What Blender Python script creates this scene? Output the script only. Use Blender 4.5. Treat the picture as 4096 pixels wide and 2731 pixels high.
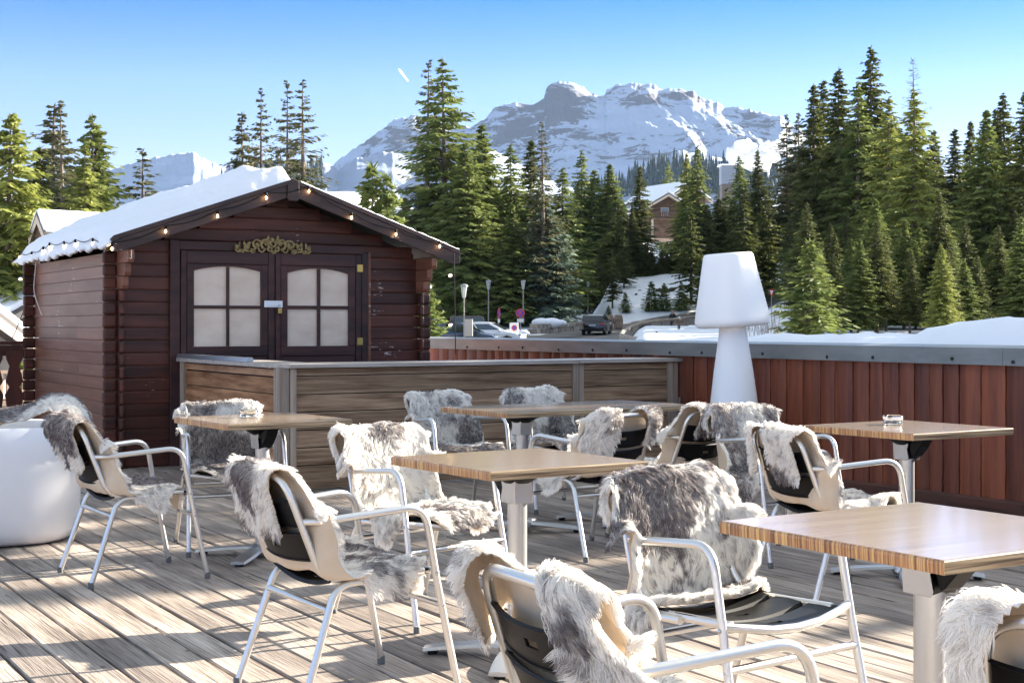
import bpy, bmesh, math, random
import numpy as np
from mathutils import Vector, Matrix
sc = bpy.context.scene
for o in list(bpy.data.objects): bpy.data.objects.remove(o)
R = math.radians
# ---------------- camera, world, sun ----------------
EYE = 1.255; F = 5689.0; HX = 2048.0; HY = 1300.0      # photo pixels (4096 wide); horizon row
cam = bpy.data.cameras.new('camera'); camo = bpy.data.objects.new('camera', cam); sc.collection.objects.link(camo)
camo.location = (0, 0, EYE); camo.rotation_euler = (R(90), 0, 0)
cam.sensor_width = 36; cam.lens = 50; cam.shift_y = -65.5/4096; cam.clip_start = .05; cam.clip_end = 30000
sc.camera = camo
SUN_AZ, SUN_EL = 57.0, 20.0
w = bpy.data.worlds.new("World"); sc.world = w; w.use_nodes = True
nt = w.node_tree; bg = nt.nodes['Background']; sky = nt.nodes.new('ShaderNodeTexSky')
sky.sky_type = 'NISHITA'; sky.sun_disc = False; sky.sun_elevation = R(SUN_EL); sky.sun_rotation = R(SUN_AZ)
sky.altitude = 1800; sky.air_density = 1.0; sky.dust_density = .6; sky.ozone_density = 2.0
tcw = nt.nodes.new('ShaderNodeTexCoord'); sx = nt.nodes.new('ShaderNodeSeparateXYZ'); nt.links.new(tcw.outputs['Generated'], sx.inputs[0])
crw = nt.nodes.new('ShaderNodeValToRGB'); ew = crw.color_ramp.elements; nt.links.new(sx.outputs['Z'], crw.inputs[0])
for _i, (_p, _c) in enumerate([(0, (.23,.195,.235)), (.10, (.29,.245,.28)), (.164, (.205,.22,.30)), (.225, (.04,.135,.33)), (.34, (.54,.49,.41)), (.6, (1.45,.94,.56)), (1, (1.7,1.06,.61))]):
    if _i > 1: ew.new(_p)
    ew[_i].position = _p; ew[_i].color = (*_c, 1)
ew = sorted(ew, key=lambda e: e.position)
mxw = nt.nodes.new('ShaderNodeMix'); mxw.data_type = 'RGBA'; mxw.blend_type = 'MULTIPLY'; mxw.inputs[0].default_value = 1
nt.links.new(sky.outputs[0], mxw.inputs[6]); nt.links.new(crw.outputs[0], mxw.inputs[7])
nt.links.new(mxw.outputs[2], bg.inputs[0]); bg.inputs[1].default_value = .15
sl = bpy.data.lights.new('sun', 'SUN'); sl.energy = 5.0; sl.angle = R(.5); sl.color = (1, .91, .76)
so = bpy.data.objects.new('sun', sl); sc.collection.objects.link(so)
sd = Vector((math.sin(R(SUN_AZ))*math.cos(R(SUN_EL)), math.cos(R(SUN_AZ))*math.cos(R(SUN_EL)), math.sin(R(SUN_EL))))
so.rotation_euler = sd.to_track_quat('Z', 'Y').to_euler(); so.location = sd*50
vs = sc.view_settings; vs.view_transform = 'Standard'; vs.look = 'None'; vs.gamma = 1; vs.exposure = 2.45
sc.cycles.max_bounces = 8; sc.cycles.diffuse_bounces = 4; sc.cycles.glossy_bounces = 3; sc.cycles.transmission_bounces = 5
sc.cycles.transparent_max_bounces = 6; sc.cycles.volume_bounces = 0; sc.cycles.sample_clamp_indirect = 6
try: sc.cycles.use_denoising = True
except Exception: pass

# ---------------- helpers ----------------
rnd = random.Random(7)
def smooth(a, b, x):
    t = np.clip((x-a)/(b-a), 0, 1); return t*t*(3-2*t)
def P(x, y, Y): return Vector(((x-HX)/F*Y, Y, EYE-(y-HY)/F*Y))           # photo pixel at a depth
def G(x, y, z=0):                                                       # photo pixel on a level plane
    Y = F*(EYE-z)/(y-HY); return Vector(((x-HX)/F*Y, Y, z))
ANG = math.atan2(.515, .857)
VX = Vector((math.cos(ANG), math.sin(ANG), 0)); UY = Vector((-math.sin(ANG), math.cos(ANG), 0))
RT = Matrix.Rotation(ANG, 4, 'Z')                                       # terrace frame: x = VX, y = UY (along planks)
def T(x, y, z=0): return VX*x + UY*y + Vector((0, 0, z))
def onY(px, py, yl):        # photo pixel on terrace plane y=yl -> (x_local, z)
    r = (px-HX)/F; c, s = math.cos(ANG), math.sin(ANG)
    # (c x - s y) = r (s x + c y)
    x = yl*(r*c+s)/(c-r*s); Y = s*x+c*yl
    return x, EYE-(py-HY)/F*Y
def onX(px, py, xl):
    r = (px-HX)/F; c, s = math.cos(ANG), math.sin(ANG)
    y = xl*(c-r*s)/(r*c+s); Y = s*xl+c*y
    return y, EYE-(py-HY)/F*Y

MATS = {}
def mat(name, col, rough=.6, metal=0, col2=None, scale=(4,4,4), bump=0, bscale=None, coat=0, detail=4, contrast=(.35,.65), tone=0, trans=0, attr=None, spec=.5, sss=0):
    if name in MATS: return MATS[name]
    m = bpy.data.materials.new(name); m.use_nodes = True; MATS[name] = m
    n = m.node_tree.nodes; l = m.node_tree.links; b = n['Principled BSDF']
    b.inputs['Roughness'].default_value = rough; b.inputs['Metallic'].default_value = metal
    b.inputs['Specular IOR Level'].default_value = spec
    b.inputs['Coat Weight'].default_value = coat; b.inputs['Coat Roughness'].default_value = .1
    b.inputs['Base Color'].default_value = (*col, 1)
    if sss: b.inputs['Subsurface Weight'].default_value = sss; b.inputs['Subsurface Radius'].default_value = (.02,.015,.01)
    out = None; vec = None
    if col2 or bump or tone:
        tc = n.new('ShaderNodeTexCoord'); mp = n.new('ShaderNodeMapping'); l.new(tc.outputs['Object'], mp.inputs[0])
        mp.inputs['Scale'].default_value = scale; vec = mp.outputs[0]
        if tone:
            at = n.new('ShaderNodeAttribute'); at.attribute_name = 'rnd'
            cx = n.new('ShaderNodeVectorMath'); cx.operation = 'MULTIPLY_ADD'; l.new(at.outputs['Fac'], cx.inputs[0])
            cx.inputs[1].default_value = (37, 51, 43); l.new(vec, cx.inputs[2]); vec = cx.outputs[0]
    if col2:
        nz = n.new('ShaderNodeTexNoise'); nz.inputs['Scale'].default_value = 1; nz.inputs['Detail'].default_value = detail
        nz.inputs['Roughness'].default_value = .6; l.new(vec, nz.inputs[0])
        cr = n.new('ShaderNodeValToRGB'); cr.color_ramp.elements[0].position = contrast[0]; cr.color_ramp.elements[1].position = contrast[1]
        cr.color_ramp.elements[0].color = (*col, 1); cr.color_ramp.elements[1].color = (*col2, 1)
        l.new(nz.outputs['Fac'], cr.inputs[0]); out = cr.outputs[0]
    if tone:
        hs = n.new('ShaderNodeHueSaturation'); mr = n.new('ShaderNodeMapRange'); l.new(at.outputs['Fac'], mr.inputs[0])
        mr.inputs[3].default_value = 1-tone; mr.inputs[4].default_value = 1+tone; l.new(mr.outputs[0], hs.inputs['Value'])
        if out: l.new(out, hs.inputs['Color'])
        else: hs.inputs['Color'].default_value = (*col, 1)
        out = hs.outputs[0]
    if out: l.new(out, b.inputs['Base Color'])
    if bump:
        nb = n.new('ShaderNodeTexNoise'); nb.inputs['Detail'].default_value = 5; nb.inputs['Scale'].default_value = 1
        if bscale:
            mp2 = n.new('ShaderNodeMapping'); mp2.inputs['Scale'].default_value = bscale; l.new(tc.outputs['Object'], mp2.inputs[0]); l.new(mp2.outputs[0], nb.inputs[0])
        else: l.new(vec, nb.inputs[0])
        bp = n.new('ShaderNodeBump'); bp.inputs['Strength'].default_value = bump; bp.inputs['Distance'].default_value = .01
        l.new(nb.outputs['Fac'], bp.inputs['Height']); l.new(bp.outputs[0], b.inputs['Normal'])
    if trans:
        mx = n.new('ShaderNodeMixShader'); tr = n.new('ShaderNodeBsdfTranslucent')
        if out: l.new(out, tr.inputs[0])
        else: tr.inputs[0].default_value = (*col, 1)
        mx.inputs[0].default_value = trans; l.new(b.outputs[0], mx.inputs[1]); l.new(tr.outputs[0], mx.inputs[2])
        l.new(mx.outputs[0], n['Material Output'].inputs[0])
    return m

class MB:
    def __init__(s): s.v = []; s.f = []; s.mi = []; s.r = []; s.m = 0; s.rn = .5; s.X = Matrix.Identity(4)
    def add(s, vs, fs):
        b = len(s.v)
        for p in vs: s.v.append(tuple(s.X @ Vector(p))); s.r.append(s.rn)
        for f in fs: s.f.append([b+i for i in f]); s.mi.append(s.m)
        return s
    def box(s, x0, x1, y0, y1, z0, z1):
        s.add([(x0,y0,z0),(x1,y0,z0),(x1,y1,z0),(x0,y1,z0),(x0,y0,z1),(x1,y0,z1),(x1,y1,z1),(x0,y1,z1)],
              [(0,3,2,1),(4,5,6,7),(0,1,5,4),(1,2,6,5),(2,3,7,6),(3,0,4,7)]); return s
    def prism(s, pts, y0, y1, axis='y'):       # polygon (a,b) extruded; axis y: (x,z); axis x: (y,z); axis z: (x,y)
        n = len(pts)
        def q(p, d): return (p[0], d, p[1]) if axis == 'y' else ((d, p[0], p[1]) if axis == 'x' else (p[0], p[1], d))
        vs = [q(p, y0) for p in pts]+[q(p, y1) for p in pts]
        fs = [tuple(range(n)), tuple(range(2*n-1, n-1, -1))]+[(i, i+n, (i+1) % n+n, (i+1) % n) for i in range(n)]
        s.add(vs, fs); return s
    def tube(s, pts, r, seg=10, cap=True, closed=False):
        pts = [Vector(p) for p in pts]; n = len(pts); rs = r if isinstance(r, (list, tuple)) else [r]*n
        up = None; rings = []
        for i, p in enumerate(pts):
            if closed: t = pts[(i+1) % n]-pts[i-1]
            else: t = pts[min(i+1, n-1)]-pts[max(i-1, 0)]
            t.normalize()
            if up is None:
                up = t.orthogonal().normalized()
            up = (up-t*up.dot(t)).normalized(); si = t.cross(up)
            rings.append([p+(up*math.cos(2*math.pi*k/seg)+si*math.sin(2*math.pi*k/seg))*rs[i] for k in range(seg)])
        vs = [q for rg in rings for q in rg]; fs = []
        for i in range(n if closed else n-1):
            a, b = i*seg, ((i+1) % n)*seg
            for k in range(seg): fs.append((a+k, a+(k+1) % seg, b+(k+1) % seg, b+k))
        if cap and not closed: fs += [tuple(range(seg-1, -1, -1)), tuple((n-1)*seg+k for k in range(seg))]
        s.add(vs, fs); return s
    def lathe(s, prof, seg=24, c=(0,0,0), sq=0):   # prof [(r,z)]
        vs = []; fs = []
        for r, z in prof:
            for k in range(seg):
                a = 2*math.pi*k/seg; ca, sa = math.cos(a), math.sin(a)
                e = 1/((abs(ca)**sq+abs(sa)**sq)**(1/sq)) if sq else 1
                vs.append((c[0]+r*ca*e, c[1]+r*sa*e, c[2]+z))
        for i in range(len(prof)-1):
            for k in range(seg): fs.append((i*seg+k, i*seg+(k+1) % seg, (i+1)*seg+(k+1) % seg, (i+1)*seg+k))
        fs.append(tuple(range(seg-1, -1, -1))); fs.append(tuple((len(prof)-1)*seg+k for k in range(seg)))
        s.add(vs, fs); return s
    def grid(s, A, closed=False):              # A [n][m] points
        n, m = len(A), len(A[0]); s.add([p for row in A for p in row],
            [(i*m+j, i*m+j+1, (i+1)*m+j+1, (i+1)*m+j) for i in range(n-1) for j in range(m-1)]); return s
    def build(s, name, mats, parent=None, smooth=False, bevel=0, seg=1, fix=True):
        me = bpy.data.meshes.new(name); me.from_pydata(s.v, [], s.f)
        if not isinstance(mats, (list, tuple)): mats = [mats]
        for m in mats: me.materials.append(m)
        me.polygons.foreach_set('material_index', s.mi)
        a = me.attributes.new('rnd', 'FLOAT', 'POINT'); a.data.foreach_set('value', s.r)
        if bevel or fix:
            bm = bmesh.new(); bm.from_mesh(me)
            if fix: bmesh.ops.recalc_face_normals(bm, faces=bm.faces)
            if bevel:
                es = [e for e in bm.edges if len(e.link_faces) == 2 and e.calc_face_angle(0) > .6]
                bmesh.ops.bevel(bm, geom=es, offset=bevel, segments=seg, profile=.5, affect='EDGES')
            bm.to_mesh(me); bm.free()
        if smooth:
            me.shade_smooth()
            if smooth != 2:
                try: me.set_sharp_from_angle(angle=R(40))
                except Exception: pass
        me.update()
        o = bpy.data.objects.new(name, me); sc.collection.objects.link(o)
        if parent: o.parent = parent
        return o
def tag(o, label=None, cat=None, group=None, kind=None):
    if label: o['label'] = label
    if cat: o['category'] = cat
    if group: o['group'] = group
    if kind: o['kind'] = kind
    return o
def empty(name, loc=(0,0,0), rz=0, **k):
    o = bpy.data.objects.new(name, None); sc.collection.objects.link(o); o.location = loc; o.rotation_euler.z = rz
    o.empty_display_size = .1
    return tag(o, **k)
def copy_tree(o, parent=None):
    kids = list(o.children); c = o.copy(); sc.collection.objects.link(c)
    if parent: c.parent = parent
    for ch in kids: copy_tree(ch, c)
    return c
def fillet(pts, r, n=6):
    pts = [Vector(p) for p in pts]; out = [pts[0]]
    for i in range(1, len(pts)-1):
        p, a, b = pts[i], pts[i-1], pts[i+1]; rr = r[i-1] if isinstance(r, (list, tuple)) else r
        da, db = (a-p), (b-p); la = min(rr, da.length*.48); lb = min(rr, db.length*.48); q0 = p+da.normalized()*la; q1 = p+db.normalized()*lb
        for k in range(n+1):
            t = k/n; out.append(q0*(1-t)**2+p*2*t*(1-t)+q1*t*t)
    out.append(pts[-1]); return out
def npmesh(name, V, Fq, mats, parent=None, mi=None, smooth=False, attrs=None):
    me = bpy.data.meshes.new(name); V = np.asarray(V, dtype=np.float32); Fq = np.asarray(Fq, dtype=np.int32); k = Fq.shape[1]
    me.vertices.add(len(V)); me.vertices.foreach_set('co', V.ravel())
    me.loops.add(Fq.size); me.loops.foreach_set('vertex_index', Fq.ravel())
    me.polygons.add(len(Fq)); me.polygons.foreach_set('loop_start', np.arange(0, Fq.size, k, dtype=np.int32))
    try: me.polygons.foreach_set('loop_total', np.full(len(Fq), k, dtype=np.int32))
    except Exception: pass
    for m in (mats if isinstance(mats, (list, tuple)) else [mats]): me.materials.append(m)
    if mi is not None: me.polygons.foreach_set('material_index', mi)
    for an, av in (attrs or {}).items():
        a = me.attributes.new(an, 'FLOAT', 'POINT'); a.data.foreach_set('value', np.asarray(av, dtype=np.float32))
    me.update(calc_edges=True)
    if smooth: me.shade_smooth()
    o = bpy.data.objects.new(name, me); sc.collection.objects.link(o)
    if parent: o.parent = parent
    return o
def vnoise(x, y, seed=0):          # smooth value noise, numpy
    x = np.asarray(x, float); y = np.asarray(y, float); xi = np.floor(x).astype(np.int64); yi = np.floor(y).astype(np.int64)
    fx = x-xi; fy = y-yi; fx = fx*fx*(3-2*fx); fy = fy*fy*(3-2*fy)
    def h(a, b):
        n = (a*374761393+b*668265263+seed*1274126177) & 0xffffffff
        n = ((n ^ (n >> 13))*1274126177) & 0xffffffff
        return ((n ^ (n >> 16)) & 0xffff)/65535.0
    return (h(xi, yi)*(1-fx)+h(xi+1, yi)*fx)*(1-fy)+(h(xi, yi+1)*(1-fx)+h(xi+1, yi+1)*fx)*fy
def fbm(x, y, seed=0, oct=5, g=.5):
    s = 0; a = 1; t = 0
    for i in range(oct): s = s+a*vnoise(x*2**i, y*2**i, seed+i*17); t += a; a *= g
    return s/t
def ridged(x, y, seed=0, oct=5, g=.5):
    s = 0; a = 1; t = 0
    for i in range(oct): s = s+a*(1-abs(2*vnoise(x*2**i, y*2**i, seed+i*17)-1)); t += a; a *= g
    return s/t
# shared materials
M_snow = mat('snow', (.80,.82,.86), .55, bump=.7, bscale=(14,14,14), scale=(1,1,1), spec=.3)
M_alu = mat('brushed_aluminium', (.70,.69,.67), .38, 1.0, bump=.05, bscale=(40,40,6), scale=(1,1,1))
M_black = mat('black_plastic', (.004,.004,.005), .5, spec=.2)
M_rubber = mat('grey_rubber', (.12,.12,.12), .7)
M_steel = mat('steel', (.5,.5,.5), .25, 1.0)
# ---------------- deck ----------------
def wood_deck():
    m = bpy.data.materials.new('weathered_deck'); m.use_nodes = True; n = m.node_tree.nodes; l = m.node_tree.links; b = n['Principled BSDF']
    tc = n.new('ShaderNodeTexCoord'); at = n.new('ShaderNodeAttribute'); at.attribute_name = 'rnd'
    off = n.new('ShaderNodeVectorMath'); off.operation = 'MULTIPLY_ADD'; l.new(at.outputs['Fac'], off.inputs[0]); off.inputs[1].default_value = (91, 77, 0); l.new(tc.outputs['Object'], off.inputs[2])
    def noise(sx, sy, det=5, dist=0):
        mp = n.new('ShaderNodeMapping'); mp.inputs['Scale'].default_value = (sx, sy, 1); l.new(off.outputs[0], mp.inputs[0])
        z = n.new('ShaderNodeTexNoise'); z.inputs['Scale'].default_value = 1; z.inputs['Detail'].default_value = det; z.inputs['Distortion'].default_value = dist; l.new(mp.outputs[0], z.inputs[0]); return z.outputs['Fac']
    def ramp(f, *st):
        c = n.new('ShaderNodeValToRGB'); e = c.color_ramp.elements
        while len(e) < len(st): e.new(.5)
        for i, (p, col) in enumerate(st): e[i].position = p; e[i].color = (*col, 1)
        l.new(f, c.inputs[0]); return c.outputs[0]
    def mul(a, c, f=1):
        x = n.new('ShaderNodeMix'); x.data_type = 'RGBA'; x.blend_type = 'MULTIPLY'; x.inputs[0].default_value = f; l.new(a, x.inputs[6]); l.new(c, x.inputs[7]); return x.outputs[2]
    base = ramp(noise(9, 1.1, 6), (.3, (.235,.195,.168)), (.5, (.40,.345,.30)), (.72, (.59,.52,.455)))
    grain = ramp(noise(150, 3.0, 4, .6), (.38, (.45,.41,.38)), (.55, (1,1,1)))
    crack = ramp(noise(70, 1.2, 2, 1.2), (.30, (.14,.11,.10)), (.345, (1,1,1)))
    big = ramp(noise(1.6, .6, 3), (.3, (.72,.70,.70)), (.7, (1.15,1.12,1.08)))
    knots = n.new('ShaderNodeTexVoronoi'); mp = n.new('ShaderNodeMapping'); mp.inputs['Scale'].default_value = (7, 3.2, 1); l.new(off.outputs[0], mp.inputs[0]); l.new(mp.outputs[0], knots.inputs[0]); knots.inputs['Scale'].default_value = 1
    kn = ramp(knots.outputs['Distance'], (.045, (.30,.16,.09)), (.085, (1,1,1)))
    c = mul(mul(mul(mul(base, grain, .85), crack), big), kn, .75)
    hs = n.new('ShaderNodeHueSaturation'); mr = n.new('ShaderNodeMapRange'); l.new(at.outputs['Fac'], mr.inputs[0]); mr.inputs[3].default_value = .78; mr.inputs[4].default_value = 1.2
    l.new(mr.outputs[0], hs.inputs['Value']); l.new(c, hs.inputs['Color']); l.new(hs.outputs[0], b.inputs['Base Color'])
    b.inputs['Roughness'].default_value = .62; b.inputs['Specular IOR Level'].default_value = .35
    bp = n.new('ShaderNodeBump'); bp.inputs['Strength'].default_value = .5; bp.inputs['Distance'].default_value = .004
    ma = n.new('ShaderNodeMath'); ma.operation = 'MULTIPLY'
    bw = n.new('ShaderNodeRGBToBW'); l.new(crack, bw.inputs[0]); l.new(bw.outputs[0], ma.inputs[0])
    bw2 = n.new('ShaderNodeRGBToBW'); l.new(grain, bw2.inputs[0]); l.new(bw2.outputs[0], ma.inputs[1]); l.new(ma.outputs[0], bp.inputs['Height']); l.new(bp.outputs[0], b.inputs['Normal'])
    return m
M_deck = wood_deck()
mb = MB(); PW = .161
rows = [(-6, 3.47), (3.474, 7.47), (7.476, 11.47), (11.474, 15.5), (15.504, 19)]
for i in range(-70, 48):
    for k, (y0, y1) in enumerate(rows):
        rr = random.Random(i*13+k*101); mb.rn = rr.random()
        gap = rr.uniform(.006, .016); x0 = i*PW+gap/2+rr.uniform(-.002,.002); x1 = (i+1)*PW-gap/2
        if x1 > 7.70: continue
        if k >= 3 and x0 < -.5 : pass
        # wavy edged board, softly rounded
        N = 9; top = []; dz = rr.uniform(-.003, .002); cup = rr.uniform(-.002, .003)
        A = []
        for j in range(N):
            y = y0+(y1-y0)*j/(N-1); wv = rr.uniform(-.0015, .0015); wz = dz+rr.uniform(-.001,.001)
            A.append([(x0+wv,y,-.03),(x0+wv,y,-.004+wz),(x0+.006+wv,y,wz),((x0+x1)/2,y,wz-cup),(x1-.006+wv,y,wz),(x1+wv,y,-.004+wz),(x1+wv,y,-.03)])
        mb.grid(A); b0 = len(mb.v)
        for row in (A[0], A[-1]): mb.add(row, [tuple(range(7))])
deck = mb.build('deck', M_deck, smooth=False); deck.matrix_world = RT; tag(deck, 'weathered grey timber plank deck of the terrace', 'deck', kind='structure')
mb = MB(); mb.box(-11.2, 7.7, -6, 19, -.5, -.045)
for z in (): pass
o = mb.build('deck_underside', mat('dark_soil', (.02,.017,.015), .9)); o.matrix_world = RT; tag(o, 'dark joists and void beneath the deck planks', 'deck base', kind='structure')

# ---------------- fence ----------------
M_fence = mat('red_stained_wood', (.115,.024,.010), .5, col2=(.30,.08,.03), scale=(1,14,1.2), bump=.5, bscale=(30,40,2.5), tone=.4, contrast=(.3,.75))
M_cap = mat('grey_metal_flashing', (.17,.185,.18), .42, .35, col2=(.24,.25,.245), scale=(2,2,8), bump=.08)
FX = 7.73
fence = empty('terrace_fence', T(FX, 0), ANG, label='dark red board fence along the right side of the terrace with a grey metal capping', cat='fence')
mb = MB(); y = -3.5; rr = random.Random(5)
while y < 15.6:
    wd = rr.uniform(.13, .24); mb.rn = rr.random(); th = rr.uniform(.006, .016); A = []
    l0 = rr.uniform(-.004,.004)
    for j in range(13):
        z = .085+j*(1.02-.085)/12; e0 = l0+rr.uniform(-.003,.003); e1 = rr.uniform(-.003,.003); 
        A.append([(.03,y+.003+e0,z),(.006-th*.2,y+.004+e0,z),(-th*.7,y+wd*.25,z),(-th,y+wd*.5,z),(-th*.7,y+wd*.75,z),(.006-th*.2,y+wd-.004+e1,z),(.03,y+wd-.003+e1,z)])
    mb.grid(A); y += wd
mb.build('boards', M_fence, fence, smooth=True)
MB().box(.032, .05, -3.5, 15.6, .05, 1.0).build('backing', mat('dark_wood', (.03,.012,.008), .8), fence)
mb = MB(); mb.prism([(-.045,.0),(-.045,.075),(-.028,.088),(.02,.088),(.02,.0)], -3.5, 15.6, 'y'); mb.build('bottom_rail', mat('dark_red_rail', (.035,.014,.01), .6, col2=(.1,.035,.02), scale=(5,1.5,9), bump=.6), fence)
mb = MB(); ends = [-3.5, 1.2, 3.6, 6.42, 8.65, 9.9, 12.2, 15.6]
for a, b in zip(ends[:-1], ends[1:]):
    mb.rn = rr.random(); d = rr.uniform(0, .004)
    mb.prism([(-.066-d,.985),(-.062-d,1.103),(.135,1.118),(.135,1.108),(-.052,1.09),(-.056,.985)], a+.004, b+.003, 'y')
mb.build('metal_capping', M_cap, fence, bevel=.0015)
for i, px in enumerate([1868, 1994, 2090, 2234, 2370, 2506, 2679, 2807, 3050, 3308, 3491, 3808, 4052]):
    yy, _ = onX(px, 1400, FX-.07)
    mb = MB(); mb.X = Matrix.Translation((-.071, yy, 1.012+(i*7 % 3)*.006)) @ Matrix.Rotation(R(-90), 4, 'Y'); mb.lathe([(.013,0),(.013,.003),(.009,.006),(.001,.007)], 10)
    mb.build('screw', mat('dark_screw', (.03,.028,.025), .5, .6), fence, smooth=True)
# snow bank directly behind the fence
prof = [(2600,1378),(2900,1377),(2985,1368),(3030,1347),(3072,1345),(3240,1349),(3340,1335),(3410,1346),(3470,1366),(3540,1357),(3640,1354),(3740,1306),(3830,1290),(4010,1276),(4096,1275),(4400,1255),(5200,1230),(9000,1250)]
py = np.array([onX(a, b, FX+.5)[0] for a, b in prof])[::-1]; pz = np.array([onX(a, b, FX+.5)[1] for a, b in prof])[::-1]
ys = np.linspace(-3.5, 14, 150); xs = np.concatenate([np.linspace(.14, .9, 14), np.linspace(1.0, 7, 26)])
Yg, Xg = np.meshgrid(ys, xs); top = np.interp(Yg, py, pz)
Zg = 1.03+(top-1.03)*smooth(.0, .5, Xg)+(fbm(Yg*2.2, Xg*2.2, 3)-.5)*.07*smooth(.14,.4,Xg)+(ridged(Yg*7, Xg*7, 5)-.5)*.045
Zg = Zg*(1-smooth(1.2, 7, Xg))+(-.9)*smooth(1.2, 7, Xg)
n_, m_ = Zg.shape; V = np.stack([Xg+FX, Yg, Zg], -1).reshape(-1,3); idx = np.arange(n_*m_).reshape(n_, m_)
Fq = np.stack([idx[:-1,:-1], idx[:-1,1:], idx[1:,1:], idx[1:,:-1]], -1).reshape(-1,4)
o = npmesh('snow_bank', V, Fq, M_snow, smooth=True); o.matrix_world = RT; tag(o, 'bank of white snow heaped behind the red fence', 'snow', kind='structure')

# ---------------- bar counter ----------------
M_plank = mat('larch_planks', (.17,.095,.05), .6, col2=(.58,.41,.27), scale=(1.8,1.8,30), bump=.3, bscale=(3,3,120), tone=.25, contrast=(.3,.7))
M_plank2 = mat('warm_larch_planks', (.20,.075,.028), .6, col2=(.58,.33,.17), scale=(2.2,2.2,20), bump=.3, bscale=(3,3,120), tone=.2, contrast=(.3,.7))
M_post = mat('pale_larch_post', (.24,.18,.135), .6, col2=(.42,.34,.27), scale=(22,22,1.2), bump=.25, tone=.15)
M_ctop = mat('greyed_counter_top', (.30,.26,.23), .45, col2=(.46,.42,.38), scale=(2,30,30), bump=.15)
cnt = empty('bar_counter', T(4.01, 10.01), ANG, label='L-shaped timber bar counter of ribbed planks in front of the dark hut', cat='bar counter')
H = .964
def ribbed(mb, axis, a0, a1, z0, z1, d0):    # a board with ribs; axis 'x' runs along x at y=d0, else along y at x=d0
    n = max(3, int((z1-z0)/.0085)); pts = [(0, z0)]
    for i in range(n):
        za = z0+(z1-z0)*i/n; zb = z0+(z1-z0)*(i+1)/n; pts += [(-.018, za+.0012), (-.021, (za+zb)/2), (-.018, zb-.0012), (-.0155, zb)]
    pts[-1] = (-.016, z1); pts.append((0, z1))
    n = len(pts)
    if axis == 'x': vs = [(a0, d0+p, z) for p, z in pts]+[(a1, d0+p, z) for p, z in pts]
    else: vs = [(d0+p, a0, z) for p, z in pts]+[(d0+p, a1, z) for p, z in pts]
    mb.add(vs, [(i, (i+1) % n, (i+1) % n+n, i+n) for i in range(n)]+[tuple(range(n)), tuple(range(2*n-1, n-1, -1))])
rows = [(.875, .925), (.735, .868), (.600, .728), (.465, .593), (.332, .458), (.20, .325), (.02, .193)]
for nm, ax, segs, mt in (('front_panel', 'x', [(.105, 2.58), (2.70, 3.58)], M_plank), ('side_panel', 'y', [(.10, 2.22)], M_plank2)):
    for a0, a1 in segs:
        mb = MB()
        for k, (z0, z1) in enumerate(rows):
            mb.rn = rnd.random()
            if ax == 'y' and k == 0: mb.box(-.03, 0, a0, a1, z0-.005, z1-.004); continue
            if ax == 'y' and k == 1: z1 -= .012
            ribbed(mb, ax, a0, a1, z0, z1, 0)
        mb.build(nm, mt, cnt)
mb = MB(); mb.box(.02, 3.6, .003, .02, .02, .93); mb.build('backing', mat('dark_backing', (.025,.017,.012), .8), cnt)
mb = MB(); mb.box(.003, .02, .02, 2.25, .02, .84); mb.build('backing', MATS['dark_backing'], cnt)
def post(x0, x1, y0, y1):
    mb = MB(); mb.rn = rnd.random(); mb.box(x0, x1, y0, y1, 0, .93); mb.build('post', M_post, cnt, bevel=.004)
post(-.035, .043, -.035, -.001); post(.048, .10, -.038, .004); post(-.038, .001, .004, .035); post(-.033, .001, .037, .097)
post(2.585, 2.635, -.04, .0); post(2.638, 2.695, -.037, .0); post(3.585, 3.63, -.04, 0); post(3.633, 3.69, -.037, .0); post(-.036, .0, 2.225, 2.27); post(-.036, .0, 2.273, 2.33)
MB().box(3.7, 3.73, -.03, .0, 0, .62).build('offcut', M_post, cnt)
mb = MB(); mb.prism([(-.06,.10),(.03,-.07),(2.62,-.07),(2.62,.33),(.34,.33),(.34,2.36),(-.06,2.36)], .932, .964, 'z'); mb.build('counter_top', M_ctop, cnt, bevel=.003)
mb = MB(); mb.prism([(2.624,-.072),(3.74,-.072),(3.74,.33),(2.624,.33)], .934, .966, 'z'); mb.build('counter_top', M_ctop, cnt, bevel=.003)
rail = MB(); rail.prism([(-.055,.0),(.0,.0),(.012,.015),(-.004,.036),(-.05,.036)], .62, 2.36, 'y')
o = rail.build('aluminium_channel', mat('anodised_channel', (.42,.45,.5), .3, .8), bevel=.002); o.matrix_world = Matrix.Translation(T(4.01, 10.01, .965)) @ RT
tag(o, 'long silvery metal channel lying on the left end of the counter top', 'metal channel')
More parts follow.
